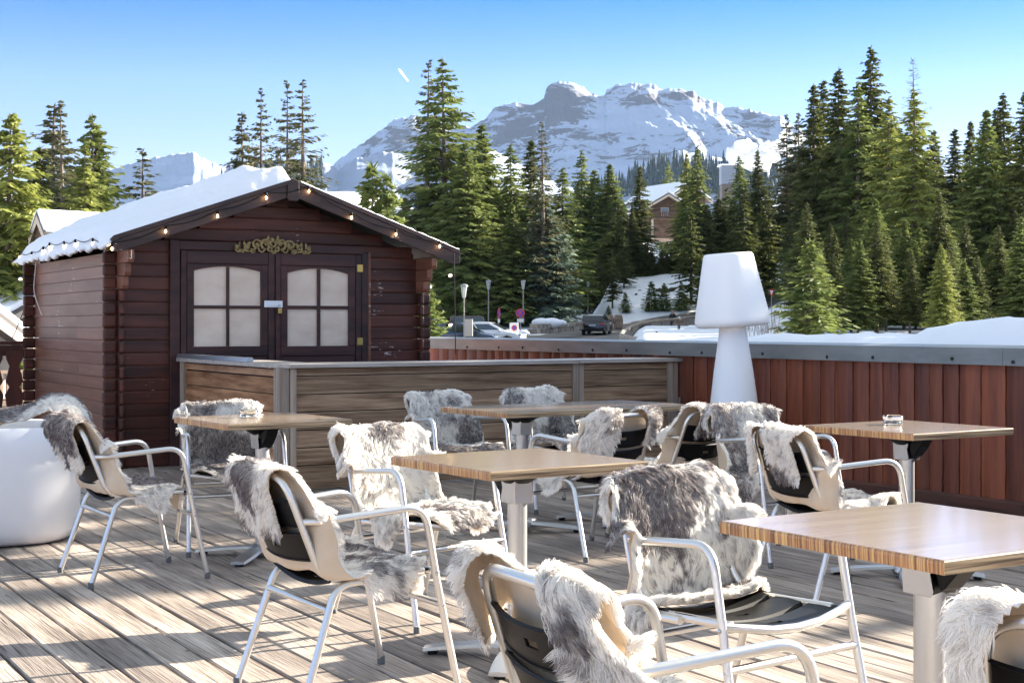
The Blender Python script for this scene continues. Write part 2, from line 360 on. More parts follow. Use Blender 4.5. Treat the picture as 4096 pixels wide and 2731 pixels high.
# ---------------- hut ----------------
HXL, HYL = 3.457, 12.47; HW, HD = 2.98, 3.2
def hutwood(name, ca, cb, tone=.3, chips=True):
    m = mat(name, ca, .5, col2=cb, scale=(1.0, 1.0, 9), bump=.25, bscale=(2,2,60), tone=tone, spec=.4)
    if chips:
        n = m.node_tree.nodes; l = m.node_tree.links; b = n['Principled BSDF']; src = b.inputs['Base Color'].links[0].from_socket
        tc = n.new('ShaderNodeTexCoord'); mp = n.new('ShaderNodeMapping'); mp.inputs['Scale'].default_value = (14, 14, 55); l.new(tc.outputs['Object'], mp.inputs[0])
        z = n.new('ShaderNodeTexNoise'); z.inputs['Scale'].default_value = 1; z.inputs['Detail'].default_value = 4; l.new(mp.outputs[0], z.inputs[0])
        mp2 = n.new('ShaderNodeMapping'); mp2.inputs['Scale'].default_value = (2.2, 2.2, 3.5); l.new(tc.outputs['Object'], mp2.inputs[0])
        z2 = n.new('ShaderNodeTexNoise'); z2.inputs['Scale'].default_value = 1; z2.inputs['Detail'].default_value = 1; l.new(mp2.outputs[0], z2.inputs[0])
        ad = n.new('ShaderNodeMath'); ad.operation = 'MULTIPLY'; l.new(z.outputs['Fac'], ad.inputs[0]); l.new(z2.outputs['Fac'], ad.inputs[1])
        cr = n.new('ShaderNodeValToRGB'); cr.color_ramp.elements[0].position = .425; cr.color_ramp.elements[1].position = .445; l.new(ad.outputs[0], cr.inputs[0])
        mx = n.new('ShaderNodeMix'); mx.data_type = 'RGBA'; l.new(cr.outputs[0], mx.inputs[0]); l.new(src, mx.inputs[6]); mx.inputs[7].default_value = (.42,.36,.33,1); l.new(mx.outputs[2], b.inputs['Base Color'])
    return m
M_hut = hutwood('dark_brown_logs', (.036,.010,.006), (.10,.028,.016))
M_hutside = hutwood('skylight_tinted_brown_logs', (.15,.055,.030), (.23,.098,.060), .18)  # lighter copy of the log brown; skylight on the side wall painted in
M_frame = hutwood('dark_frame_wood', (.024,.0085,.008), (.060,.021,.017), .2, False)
hut = empty('wooden_hut', T(HXL, HYL), ANG, label='dark brown log hut with double doors and thick snow on the left roof slope', cat='hut')
RH = .112; SL = .347
# front wall
mb = MB()
for k in range(23):
    z0 = k*RH; z1 = z0+RH; hw = min(1.47, (2.50-z1)/SL)
    if hw < .08: break
    xs_ = [HW/2-hw, HW/2+hw]; mb.rn = rnd.random(); th = .0
    pts = [(-.003,z0+.001),(-.005,z0+.004),(-.008,z0+.014),(-.008,z1-.012),(-.006,z1-.003),(-.003,z1-.0005),(.05,z1-.001),(.05,z0+.002)]
    n = len(pts); vs = [(xs_[0], p, z) for p, z in pts]+[(xs_[1], p, z) for p, z in pts]
    mb.add(vs, [(i, (i+1) % n, (i+1) % n+n, i+n) for i in range(n)]+[tuple(range(n)), tuple(range(2*n-1, n-1, -1))])
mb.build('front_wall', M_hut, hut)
mb = MB(); mb.prism([(.05,0),(HW-.05,0),(HW-.05,1.95),(HW/2,2.49),(.05,1.95)], .051, .06); mb.build('wall_lining', M_frame, hut)
for nm, xo in (('side_wall', 0), ('side_wall', HW-.05)):
    mb = MB()
    for k in range(17):
        z0 = k*RH; z1 = z0+RH; cuts = [.05]+sorted(rnd.uniform(.5, 2.8) for _ in range(rnd.choice([0,1,1])))+[HD]
        for a, b in zip(cuts[:-1], cuts[1:]):
            mb.rn = rnd.random(); mb.prism([(xo, z0+.001),(xo-.003, z0+.003),(xo-.003, z1-.003),(xo, z1-.001),(xo+.05, z1-.0015),(xo+.05, z0+.0015)], a+.0008, b-.0008)
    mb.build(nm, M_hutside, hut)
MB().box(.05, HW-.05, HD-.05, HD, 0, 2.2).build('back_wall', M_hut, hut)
# log ends at corners
def ends(x0, x1, y0, y1, kmax=17, mt=M_hut):
    mb = MB()
    for k in range(kmax):
        z0 = k*RH; z1 = z0+RH; mb.rn = rnd.random(); e = rnd.uniform(-.004, .004); mb.box(x0-e, x1+e, y0+e, y1-e*.5, z0+.001, z1-.001)
    mb.build('log_ends', mt, hut, bevel=.021, seg=2)
ends(-.125, -.001, -.008, .042, mt=M_hut); ends(-.125, -.001, HD-.05, HD)
ends(-.002, .046, -.095, -.014, 14, M_hut); ends(HW-.045, HW+.002, -.10, -.014, 14, M_hut)
ends(HW+.002, HW+.12, -.006, .042, 17, M_hut)
for xo, mt in ((-.004, M_hutside), (HW-.05, M_hutside)):
    mb = MB()
    for k, (z0, ln) in enumerate([(14*RH, .17), (15*RH, .25), (16*RH, .345)]):
        mb.rn = rnd.random(); mb.prism([(-ln, z0+.035), (-ln+.02, z0+.002), (.05, z0+.002), (.05, z0+RH-.002), (-ln, z0+RH-.002)], xo, xo+.055, 'x')
    mb.build('corbel', mt, hut, bevel=.003)
# doors
def fx(px, py, off=.03):
    x, z = onY(px, py, HYL-off); return x-HXL, z
def panel(name, x0, x1, z0, z1, y0, y1, mt, parent, bevel=.004):
    mb = MB(); mb.rn = rnd.random(); mb.box(x0, x1, y0, y1, z0, z1); return mb.build(name, mt, parent, bevel=bevel)
fl = fx(678, 1100)[0]; dl = fx(720, 1100)[0]; dm = fx(1096, 1100)[0]; dr = fx(1441, 1100)[0]; fr = fx(1469, 1100)[0]
zt = 1.925
panel('door_frame', fl, dl-.006, 0, zt+.09, -.05, -.012, M_frame, hut); panel('door_frame', dr+.006, fr, 0, zt+.02, -.05, -.012, M_frame, hut)
panel('door_frame', dl-.006, fr-.03, zt+.006, zt+.085, -.047, -.012, M_frame, hut)
panel('trim', fr+.004, fr+.035, .1, zt+.03, -.04, -.012, M_hutside, hut)
M_film = mat('cream_window_film', (.60,.47,.37), .4, col2=(.74,.63,.53), scale=(3,3,6), detail=5, contrast=(.3,.7), spec=.5)
M_brass = mat('brass', (.45,.32,.10), .35, .9)
for (a, b, wx0, wx1, wtop, warc, wbot, vb, mid) in ((dl, dm-.004, 773, 1041, 1079, 1067, 1391, (904, 915), (1221, 1234)), (dm+.006, dr, 1147, 1392, 1089, 1075, 1389, (1267, 1279), (1222, 1236))):
    d = empty('door', (0,0,0)); d.parent = hut
    x0, x1 = fx(wx0, 1250)[0], fx(wx1, 1250)[0]; zb = fx(wx0, wbot)[1]+.012; za = fx((wx0+wx1)/2, warc)[1]; ze = fx((wx0+wx1)/2, wtop)[1]
    mb = MB(); mb.rn = rnd.random(); mb.box(a, x0-.07, -.06, -.016, .05, zt); mb.rn = rnd.random(); mb.box(x1+.07, b, -.06, -.016, .05, zt)
    mb.rn = rnd.random(); mb.box(x0-.068, x1+.068, -.058, -.016, zt-.115, zt-.002); mb.rn = rnd.random(); mb.box(x0-.068, x1+.068, -.058, -.016, .05, .30)
    mb.build('door_leaf', M_frame, d, bevel=.004)
    mb = MB(); mb.rn = rnd.random()
    for s0, s1 in ((x0-.066, x0), (x1, x1+.066)): mb.box(s0, s1, -.052, -.02, zb-.0, zt-.117)
    arc = [(x0+(x1-x0)*i/16, ze-.012+(za-ze+.014)*(1-(2*i/16-1)**2)) for i in range(17)]
    mb.prism(arc+[(x1, zt-.117), (x0, zt-.117)], -.052, -.02)
    mb.box(x0-.066, x1+.066, -.052, -.02, zb-.09, zb-.001); mb.box(x0-.066, x1+.066, -.047, -.02, .31, zb-.095)
    mb.build('window_surround', M_frame, d, bevel=.003)
    v0, v1 = fx(vb[0], 1250)[0], fx(vb[1], 1250)[0]; m0, m1 = fx(wx0, mid[1])[1], fx(wx0, mid[0])[1]
    MB().box(v0, v1, -.05, -.028, zb, za-.002).box(x0, v0-.0005, -.048, -.028, m0, m1).box(v1+.0005, x1, -.048, -.028, m0, m1).build('glazing_bar', M_frame, d, bevel=.003)
    MB().box(x0-.01, x1+.01, -.026, -.021, zb-.01, za+.02).build('window', M_film, d)
    for k in range(6): 
        pass
for py in (1073, 1365):
    x, z = fx(1440, py, .06); MB().box(x-.028, x+.03, -.063, -.0605, z-.035, z+.035).build('hinge', M_brass, hut, bevel=.001)
mb = MB(); x0, z0 = fx(1057, 1229, .065); x1, z1 = fx(1130, 1203, .065); mb.box(x0, x1, -.07, -.062, z0, z1); mb.box(x0+.012, x1-.05, -.076, -.0705, z0+.014, z1-.014); mb.build('hasp', mat('zinc', (.75,.77,.8), .4, .6), hut, bevel=.002)
lk = empty('padlock', T(0,0,0)); x, z = fx(1119, 1243, .085); lk.matrix_world = Matrix.Translation(T(HXL+x, HYL-.088, z)) @ RT
tag(lk, 'small brass padlock hanging from the silver hasp on the hut doors', 'padlock')
MB().box(-.019, .019, -.009, .009, -.026, .022).build('lock_body', M_brass, lk, bevel=.004, seg=2)
MB().tube(fillet([(-.012,0,.015),(-.012,0,.052),(.012,0,.052),(.012,0,.015)], .012), .0035, 8).build('shackle', M_steel, lk, smooth=True)
# roof
roofm = mat('roof_felt', (.05,.045,.04), .7); M_barge = hutwood('barge_board', (.030,.016,.014), (.075,.042,.034), .25, True)
cx = HW/2; ZR = 2.56
mb = MB()
mb.prism([(cx, ZR), (cx-1.62, ZR-1.62*SL), (cx-1.62, ZR-1.62*SL-.03), (cx, ZR-.035), (cx+1.71, ZR-1.71*SL-.03), (cx+1.71, ZR-1.71*SL)], -.34, HD+.05); mb.build('roof', roofm, hut)
for sg in (-1, 1):
    mb = MB(); mb.rn = rnd.random(); q = lambda s, z: (cx+sg*s, ZR-s*SL+z)
    mb.prism([q(.055, .02), q(1.70-.08*(sg < 0), .02), q(1.74-.09*(sg < 0), .0), q(1.74-.09*(sg < 0), -.018), q(.055, -.018)], -.385, -.345); mb.build('roof_edge_strip', M_barge, hut)
    mb = MB(); mb.rn = rnd.random(); mb.prism([q(.055, -.02), q(1.735-.09*(sg < 0), -.02), q(1.735-.09*(sg < 0), -.105), q(1.66-.09*(sg < 0), -.135), q(.055, -.135)], -.372, -.345); mb.build('barge_board', M_barge, hut, bevel=.003)
    mb = MB(); mb.prism([q(.03, -.055), q(1.68, -.055), q(1.68, -.10), q(.03, -.10)], -.30, -.26); mb.build('rafter', M_frame, hut)
mb = MB(); mb.prism([(cx-.055, ZR-.135-.03), (cx-.04, ZR-.15-.03), (cx+.04, ZR-.15-.03), (cx+.055, ZR-.135-.03), (cx+.055, ZR+.002), (cx, ZR+.022), (cx-.055, ZR+.002)], -.392, -.345); mb.build('apex_block', M_barge, hut, bevel=.003)
# right eave fascia
# roof snow
ns, ny = 70, 110; S = np.linspace(-.04, 1.70, ns); Y = np.linspace(-.37, HD+.08, ny); Sg, Yg = np.meshgrid(S, Y, indexing='ij')
edge = smooth(0, .16, Yg+.37)*smooth(0, .25, HD+.08-Yg)*smooth(0, .20, 1.70-Sg)**.7*smooth(0, .07, Sg+.04)
front_clear = 1-.75*smooth(.95, .0, Yg+.37)*smooth(.25, .9, Sg)*(.6+.4*fbm(Sg*3, Yg*3, 9))
th = (.085+.05*smooth(1.6, .1, Sg)+.06*smooth(.8, 2.6, Yg)+(fbm(Sg*2.0+5, Yg*1.6, 2)-.5)*.14)*front_clear
lump = np.exp(-((Sg-.30)/.26)**2-((Yg-.15)/.35)**2)*.085+np.exp(-((Sg-.62)/.20)**2-((Yg-.35)/.3)**2)*.09+np.exp(-((Sg-1.05)/.22)**2-((Yg-.5)/.22)**2)*.05
th = th+lump+(ridged(Sg*3.3, Yg*3.3, 12, 4)-.5)*(.05+.07*smooth(1.3,.6,Sg)*smooth(1.8,.8,Yg))*smooth(.1,.5,edge)
drip = -(smooth(1.60, 1.70, Sg))*(.02+.05*vnoise(Yg*9, Yg*0, 5)+.03*vnoise(Yg*30, 0*Yg, 6))
Z = ZR-np.abs(Sg)*SL+.004+np.maximum(th, .02)*edge+drip
V = np.stack([cx-Sg, Yg, Z], -1).reshape(-1, 3); V2 = np.stack([cx-Sg*.985, Yg*.99, np.minimum(Z-.012, ZR-np.abs(Sg)*SL+.003+drip*.8)], -1).reshape(-1, 3)
idx = np.arange(ns*ny).reshape(ns, ny); Q = np.stack([idx[:-1,:-1], idx[1:,:-1], idx[1:,1:], idx[:-1,1:]], -1).reshape(-1, 4)
bd = list(idx[0,:])+list(idx[1:,-1])+list(idx[-1,-2::-1])+list(idx[-2:0:-1,0]); bd = np.array(bd); nb = len(bd)
side = np.stack([bd, np.roll(bd, -1), np.roll(bd, -1)+ns*ny, bd+ns*ny], -1)
o = npmesh('roof_snow', np.concatenate([V, V2]), np.concatenate([Q, Q[:, ::-1]+ns*ny, side]), M_snow, smooth=True); o.matrix_world = hut.matrix_basis
o.matrix_world = Matrix.Translation(T(HXL, HYL)) @ RT
tag(o, 'thick lumpy blanket of snow lying on the left slope of the hut roof', 'snow', kind='stuff')
# small dusting on the right edge
mb = MB(); A = []
for i in range(60):
    s = .08+i*1.64/59; A.append([(cx+s, -.386, ZR-s*SL+.022), (cx+s, -.375, ZR-s*SL+.026+.010*rnd.random()), (cx+s, -.30, ZR-s*SL+.022), (cx+s, -.25, ZR-s*SL+.001)])
mb.grid(A); o = mb.build('snow_crust', M_snow, smooth=True); o.matrix_world = Matrix.Translation(T(HXL, HYL)) @ RT; tag(o, 'thin frost line along the upper edge of the right barge board', 'snow', kind='stuff')
# carved ornament
orn = empty('carved_ornament', (0,0,0)); x, z = fx(1092, 985, .06); orn.matrix_world = Matrix.Translation(T(HXL+x, HYL-.055, z-.062)) @ RT
tag(orn, 'gilded wooden scrollwork ornament fixed above the hut doors', 'ornament')
M_gold = mat('aged_gold', (.19,.13,.045), .45, .35, col2=(.42,.33,.15), scale=(40,40,40), bump=.3)
half = .385; mb = MB()
def spiral(c, r0, turns, a0, sgn, w0, w1, ysh=0):
    pts = []; rs = []
    N = 26
    for i in range(N):
        t = i/(N-1); a = a0+sgn*turns*2*math.pi*t; r = r0*(1-.85*t)
        pts.append((c[0]+r*math.cos(a), -.012-ysh-.008*math.sin(math.pi*t), c[1]+r*math.sin(a))); rs.append(w0+(w1-w0)*t)
    return pts, rs
def leaf(mb, p, a, ln, wd, sx):
    n = 7; A = []
    for i in range(n):
        t = i/(n-1); ww = wd*math.sin(math.pi*min(1, t*.92+.08))**.7*(1+.25*math.sin(t*14)); bend = a+.9*t*(1 if sx > 0 else -1)*.6
        cxp = p[0]+math.cos(bend)*ln*t; czp = p[1]+math.sin(bend)*ln*t; nx, nz = -math.sin(bend), math.cos(bend)
        A.append([(cxp-nx*ww, -.006, czp-nz*ww), (cxp-nx*ww*.4, -.018-.006*t, czp-nz*ww*.4), (cxp, -.013, czp), (cxp+nx*ww*.4, -.018-.006*t, czp+nz*ww*.4), (cxp+nx*ww, -.006, czp+nz*ww)])
    mb.grid(A)
for sx in (-1, 1):
    def mir(pts): return [(sx*p[0], p[1], p[2]) for p in pts]
    for c, r0, tn, a0, sg, w0 in [((.075,.085),.055,1.2,-1.6,1,.013),((.165,.07),.05,1.15,2.6,-1,.012),((.25,.05),.04,1.1,-1.8,1,.011),((.345,.025),.028,1.2,2.9,1,.010),((.03,.035),.03,1.1,1.2,-1,.010),((.11,.03),.034,1.0,.4,-1,.009),((.205,.02),.028,1.0,3.4,1,.008),((.30,.015),.022,1.0,0.2,-1,.008)]:
        p_, r_ = spiral(c, r0, tn, a0, sg, w0, .004); mb.tube(mir(p_), r_, 7)
    p_ = [(.0+.38*t, -.01, .02+.07*math.sin(t*7)*(1-t)+.03*(1-t)) for t in [i/24 for i in range(25)]]; mb.tube(mir(p_), [.011*(1-.6*i/24) for i in range(25)], 7)
    rr = random.Random(3)
    for i in range(22):
        t = rr.random(); px_ = .03+.33*t; pz_ = .02+.10*(1-t)*rr.random()+.01; a = rr.uniform(-.3, 2.4)
        if sx < 0: a = math.pi-a
        leaf(mb, (sx*px_, pz_), a, rr.uniform(.035, .06), rr.uniform(.009,.015), sx)
mb.lathe([(.02,0),(.024,.01),(.01,.02)], 10, (0,0,0)); leaf(mb, (0,.1), 1.57, .05, .02, 1); leaf(mb, (-.012,.09), 2.2, .05, .014, 1); leaf(mb, (.012,.09), .9, .05, .014, -1); leaf(mb, (0,.02), -1.2, .04, .02, 1)
o = mb.build('scrollwork', M_gold, orn, smooth=2)
# railing behind the hut at left
rail = empty('terrace_railing', T(0, HYL+HD-.0), ANG, label='dark red balustrade of shaped boards at the far left edge of the deck', cat='railing')
M_rail = mat('dark_red_railing', (.06,.017,.010), .5, col2=(.11,.03,.016), scale=(9,9,1), tone=.2)
MB().box(-3.2, HXL-.12, -.05, .05, 1.045, 1.085).build('handrail', M_rail, rail, bevel=.004)
MB().box(-3.2, HXL-.12, -.02, .02, .93, 1.04).box(-3.2, HXL-.12, -.02, .02, .08, .16).build('rail', M_rail, rail)
for i in range(15):
    x = HXL-.215-i*.205; mb = MB(); mb.rn = rnd.random(); L = []
    prof_ = [(.0,.088),(.10,.088),(.16,.045),(.26,.075),(.42,.095),(.5,.05),(.56,.09),(.72,.05),(.80,.085),(.88,.088)]
    zz = [.10+.88*p[0]/.88 for p in prof_]
    mb.prism([(x-p[1]+.0, z_) for p, z_ in zip(prof_, zz)][::-1]+[(x+p[1], z_) for p, z_ in zip(prof_, zz)], -.045, -.022); mb.build('baluster', M_rail, rail)
# string lights
M_bulbglass = mat('bulb_glass', (1,1,1), .02); M_bulbglass.node_tree.nodes['Principled BSDF'].inputs['Transmission Weight'].default_value = 1; M_bulbglass.node_tree.nodes['Principled BSDF'].inputs['IOR'].default_value = 1.2
M_glow = mat('lit_filament', (1,.6,.25)); M_glow.node_tree.nodes['Principled BSDF'].inputs['Emission Color'].default_value = (1,.62,.25,1); M_glow.node_tree.nodes['Principled BSDF'].inputs['Emission Strength'].default_value = 9
st = empty('string_lights', T(HXL, HYL, 1.9), 0, label='string of small warm glowing bulbs hung along the hut eaves', cat='string lights')
inv = Matrix.Translation(-T(HXL, HYL, 1.9))
pts = []
for a, b in [(80,1029),(127,1026),(173,1006),(198,991),(256,986),(301,979),(371,975)]:
    yy, z = onX(a, b, HXL-.17); pts.append(T(HXL-.17, yy, z))
for a, b in [(448,995),(663,926),(870,865),(1065,792),(1236,766),(1406,871),(1584,938),(1759,986)]:
    xx, z = onY(a, b, HYL-.40); pts.append(T(xx, HYL-.40, z))
tail = [P(1801,1102,13.6), P(1802,1299,13.6)]; tail0 = P(82,1116,15.3)
bulb = MB().lathe([(.001,-.022),(.010,-.0205),(.018,-.013),(.021,-.002),(.019,.008),(.011,.017),(.008,.021)], 14)
bo = bulb.build('bulb', M_bulbglass, st, smooth=True); so_ = MB().lathe([(.010,.0),(.011,.012),(.010,.03),(.004,.032)], 10).build('socket', M_black, bo, smooth=True); so_.location = (0,0,.018)
gl = MB().lathe([(.002,-.012),(.0055,-.006),(.0055,.006),(.003,.013)], 8).build('filament', M_glow, bo, smooth=True)
first = True
for i, p in enumerate(pts+tail+[tail0]):
    b_ = bo if first else copy_tree(bo, st); first = False; b_.location = inv @ p
    if i >= len(pts) and i < len(pts)+2: b_.rotation_euler = (0, R(-100), 0)
    if i == len(pts)+2: b_.rotation_euler = (0, R(90), 0)
mb = MB(); mb.X = inv; cab = []
for i in range(len(pts)-1):
    a, b = pts[i]+Vector((0,0,.05)), pts[i+1]+Vector((0,0,.05))
    for k in range(6): t = k/6; cab.append(a*(1-t)+b*t-Vector((0,0,.03*math.sin(math.pi*t))))
cab.append(pts[-1]+Vector((0,0,.05))); mb.tube(cab, .004, 6)
mb.tube([P(1816,1010,13.6), P(1818,1100,13.6), P(1819,1200,13.6), P(1822,1392,13.6), P(1824,1420,13.6)], .005, 6)
mb.tube([P(118,1020,15.0), P(108,1120,15.2), P(100,1230,15.3), P(60,1330,15.3), P(40,1370,15.3)], .005, 6)
mb.build('cable', M_black, st, smooth=True)
# white hanging cable and hook
o = MB().tube(fillet([T(HXL-.15, 14.9, 1.93), T(HXL-.17, 14.95, 1.6), T(HXL-.13, 14.75, 1.35)], .1), .006, 6).build('white_rope', mat('white_plastic_cord', (.6,.57,.53), .5), smooth=True); tag(o, 'short white rope dangling under the left eave of the hut', 'rope')
x, z = onY(525, 1020, HYL-.36); o = MB().tube(fillet([(0,0,.045),(.004,0,.04),(.002,0,-.03),(-.012,0,-.034)], .008), .003, 6).build('metal_hook', M_steel, smooth=True); o.location = T(x, HYL-.36, z); tag(o, 'small metal hook under the left end of the barge board', 'hook')
# tall lamp
lp = empty('floor_lamp', (1.735, 11.05, 0), 0, label='tall white plastic floor lamp shaped like a giant table lamp beside the red fence', cat='lamp')
M_lamp = mat('white_translucent_plastic', (.93,.92,.91), .34, spec=.4)
lp.rotation_euler = (R(.6), R(-1.0), 0)
MB().lathe([(.02,0),(.25,0),(.262,.02),(.255,.05),(.228,.30),(.19,.60),(.152,.90),(.114,1.15),(.103,1.25),(.103,1.30)], 48).build('lamp_stem', M_lamp, lp, smooth=True)
s_ = MB().lathe([(.02,-.008),(.225,-.008),(.262,-.004),(.281,.012),(.288,.04),(.284,.07),(.192,.535),(.187,.55),(.178,.560),(.16,.563),(.02,.565)], 56, sq=3.2).build('lamp_shade', M_lamp, lp, smooth=True)
s_.location = (0,0,1.25); s_.rotation_euler = (R(-1.5), R(-2.6), R(38)); s_.scale = (.89,.89,1)
# white tub chair at left
tb = empty('tub_armchair', (-3.02, 8.35, 0), ANG, label='large white moulded plastic tub armchair cut by the left edge of the picture', cat='armchair')
MB().lathe([(.02,0),(.31,0),(.375,.010),(.415,.035),(.438,.08),(.448,.16),(.452,.40),(.45,.55),(.438,.655),(.428,.672),(.405,.676),(.385,.668),(.375,.64),(.372,.42)], 64, sq=2.7).build('shell', mat('white_moulded_plastic', (.80,.80,.82), .35, sss=.1), tb, smooth=True)
MB().lathe([(.02,.36),(.36,.36),(.372,.39),(.37,.42),(.35,.435),(.02,.44)], 48, sq=2.7).build('cushion', mat('grey_cushion', (.5,.48,.46), .8), tb, smooth=True)
# ---------------- chairs ----------------
def make_chair():
    root = empty('armchair', (0,0,0))
    r = .0125
    bf = fillet([(-.215,.20,.428),(-.215,-.17,.418),(-.183,-.295,.765),(.183,-.295,.765),(.215,-.17,.418),(.215,.20,.428)], [.09,.085,.085,.09], 8)
    c = bf; 
    bf = [Vector((p.x, p.y-.022*math.exp(-(p.x/.11)**2)*(p.z > .68), p.z+.012*math.exp(-(p.x/.09)**2)*(p.z > .68))) for p in c]
    MB().tube(bf, r, 12).build('back_frame', M_alu, root, smooth=True)
    for s in (-1, 1):
        arm = fillet([(s*.196,-.232,.62),(s*.235,-.19,.622),(s*.266,.175,.652),(s*.268,.215,.44)], [.03,.075], 8)
        ao = MB().tube(arm, r, 12).build('armrest', M_alu, root, smooth=True)
        lo = MB().tube([(s*.268,.215,.442),(s*.269,.222,.40),(s*.276,.262,.20),(s*.283,.302,0.012)], r, 12).build('leg', M_alu, root, smooth=True)
        f = MB().lathe([(.0145,0),(.0145,.028),(.013,.03)], 12, (s*.283,.302,0)).build('rubber_foot', M_rubber, lo, smooth=True)
        lo = MB().tube(fillet([(s*.232,.02,.417),(s*.236,-.135,.414),(s*.262,-.272,.012)], .06, 8), r, 12).build('leg', M_alu, root, smooth=True)
        MB().lathe([(.0145,0),(.0145,.028),(.013,.03)], 12, (s*.262,-.272,0)).build('rubber_foot', M_rubber, lo, smooth=True)
        mb = MB()
        for z, y in ((.425,.2165),(.315,.239)):
            mb.X = Matrix.Translation((s*(.2815),y,z)) @ Matrix.Rotation(R(90)*s, 4, 'Y'); mb.lathe([(.0075,-.002),(.007,.001),(.002,.0035)], 8)
        mb.build('bolt', M_steel, root, smooth=True)
    MB().tube([(-.258,.216,.432),(-.20,.235,.425),(-.1,.247,.41),(0,.25,.405),(.1,.247,.41),(.20,.235,.425),(.258,.216,.432)], r, 12).build('seat_rail', M_alu, root, smooth=True)
    MB().tube([(-.266,.238,.318),(.266,.238,.318)], .0115, 12).build('stretcher', M_alu, root, smooth=True)
    MB().tube([(-.236,-.165,.335),(.236,-.165,.335)], .0115, 12).build('stretcher', M_alu, root, smooth=True)
    def slat(name, rows, hole=True):
        # rows: list of (point fn across x) ; x -1..1
        nx = 17; nz = len(rows); V = []; Fs = []
        A = [[row(-1+2*j/(nx-1)) for j in range(nx)] for row in rows]
        mb = MB(); vs = [p for rr_ in A for p in rr_]; fs = []
        for i in range(nz-1):
            for j in range(nx-1):
                if hole and i == nz//2-1+0 and j in (nx//2-1+0, nx//2): continue
                fs.append((i*nx+j, i*nx+j+1, (i+1)*nx+j+1, (i+1)*nx+j))
        mb.add(vs, fs); o = mb.build(name, M_black, root, smooth=True)
        bm = bmesh.new(); bm.from_mesh(o.data); bmesh.ops.solidify(bm, geom=bm.faces[:], thickness=.007)
        bm.to_mesh(o.data); bm.free(); o.data.shade_smooth()
        try: o.data.set_sharp_from_angle(angle=R(45))
        except Exception: pass
    def backrow(z, out):
        t = (z-.418)/(.765-.418); y0 = -.17-.125*t; hw = .215-.032*t+.004
        return lambda x: (x*hw, y0-.032*(1-x*x)-out+.012, z-.012*(1-x*x))
    for z0, z1 in ((.49,.588),(.602,.695)):
        zs = [z0, z0+.006, z0+.042, z0+.06, z1-.006, z1]; outs = [.010,.0,.0,.0,.0,.012]
        slat('back_slat', [backrow(z, o_) for z, o_ in zip(zs, outs)])
    for y0, y1 in ((-.155,-.035),(-.02,.095),(.11,.235)):
        ys_ = [y0, y0+.006, y0+.05, y0+.068, y1-.006, y1]; dz = [-.014,-.002,0,0,-.002,-.014]
        slat('seat_slat', [(lambda x, y=y, d=d: (x*.222, y+.01*(1-x*x)*(1 if y > .2 else 0), .436-.03*(1-x*x)**1.0+d)) for y, d in zip(ys_, dz)])
    return root
chair0 = make_chair()
CH = [  # x, y, heading, label
 (-1.92, 7.14, 57, 'aluminium armchair beside the white tub chair, seen from behind'),
 (-.585, 4.88, 57, 'aluminium armchair seen from behind left of centre, nearest to the left table'),
 (-.40, 6.20, 135, 'aluminium armchair at the left corner of the centre table, facing the camera'),
 (-1.60, 8.08, 158, 'aluminium armchair facing the camera behind the left table with the ashtray'),
 (.43, 7.90, -38, 'aluminium armchair seen from behind between the middle tables, both black back slats showing'),
 (.97, 8.34, -36, 'aluminium armchair seen from behind directly in front of the tall white lamp'),
 (.285, 2.88, 62, 'nearest aluminium armchair at the bottom of the picture, black back slats seen from behind'),
 (.65, 4.20, 142, 'aluminium armchair left of the front table with its black seat slats uncovered'),
 (1.47, 6.56, 68, 'aluminium armchair left of the right-hand ashtray table, seen from behind'),
 (1.43, 7.75, 150, 'aluminium armchair mostly hidden behind the pelt-covered chair near the red fence'),
 (-.36, 9.38, 150, 'aluminium armchair with a dark grey pelt behind the left end of the double table'),
 (.27, 9.86, 152, 'aluminium armchair with only its pelt-covered top showing behind the double table'),
 (1.12, 2.50, 40, 'aluminium armchair cut off by the bottom right corner'),
]
chairs = []
for i, (x, y, az, lb) in enumerate(CH):
    c = chair0 if i == 0 else copy_tree(chair0)
    c.location = (x, y, 0); c.rotation_euler.z = -R(az); tag(c, lb, 'chair', 'aluminium armchairs round the terrace tables'); chairs.append(c)

# ---------------- sheepskins ----------------
M_hide = mat('cream_hide', (.74,.60,.44), .5, col2=(.82,.70,.56), scale=(5,5,5), bump=.1, sss=.0, trans=.25)
M_under = mat('pale_underwool', (.75,.71,.67), .9)
def wool_mat():
    m = bpy.data.materials.new('sheep_wool'); m.use_nodes = True; n = m.node_tree.nodes; l = m.node_tree.links; b = n['Principled BSDF']
    at = n.new('ShaderNodeAttribute'); at.attribute_name = 'tint'
    cr = n.new('ShaderNodeValToRGB'); e = cr.color_ramp.elements; e[0].position = 0; e[0].color = (.95,.92,.87,1); e[1].position = 1; e[1].color = (.02,.018,.022,1)
    e2 = e.new(.5); e2.color = (.24,.205,.21,1)
    l.new(at.outputs['Fac'], cr.inputs[0]); l.new(cr.outputs[0], b.inputs['Base Color']); b.inputs['Roughness'].default_value = .65; b.inputs['Specular IOR Level'].default_value = .3
    mx = n.new('ShaderNodeMixShader'); tr = n.new('ShaderNodeBsdfTranslucent'); l.new(cr.outputs[0], tr.inputs[0]); mx.inputs[0].default_value = .35
    l.new(b.outputs[0], mx.inputs[1]); l.new(tr.outputs[0], mx.inputs[2]); l.new(mx.outputs[0], n['Material Output'].inputs[0])
    return m
M_wool = wool_mat()
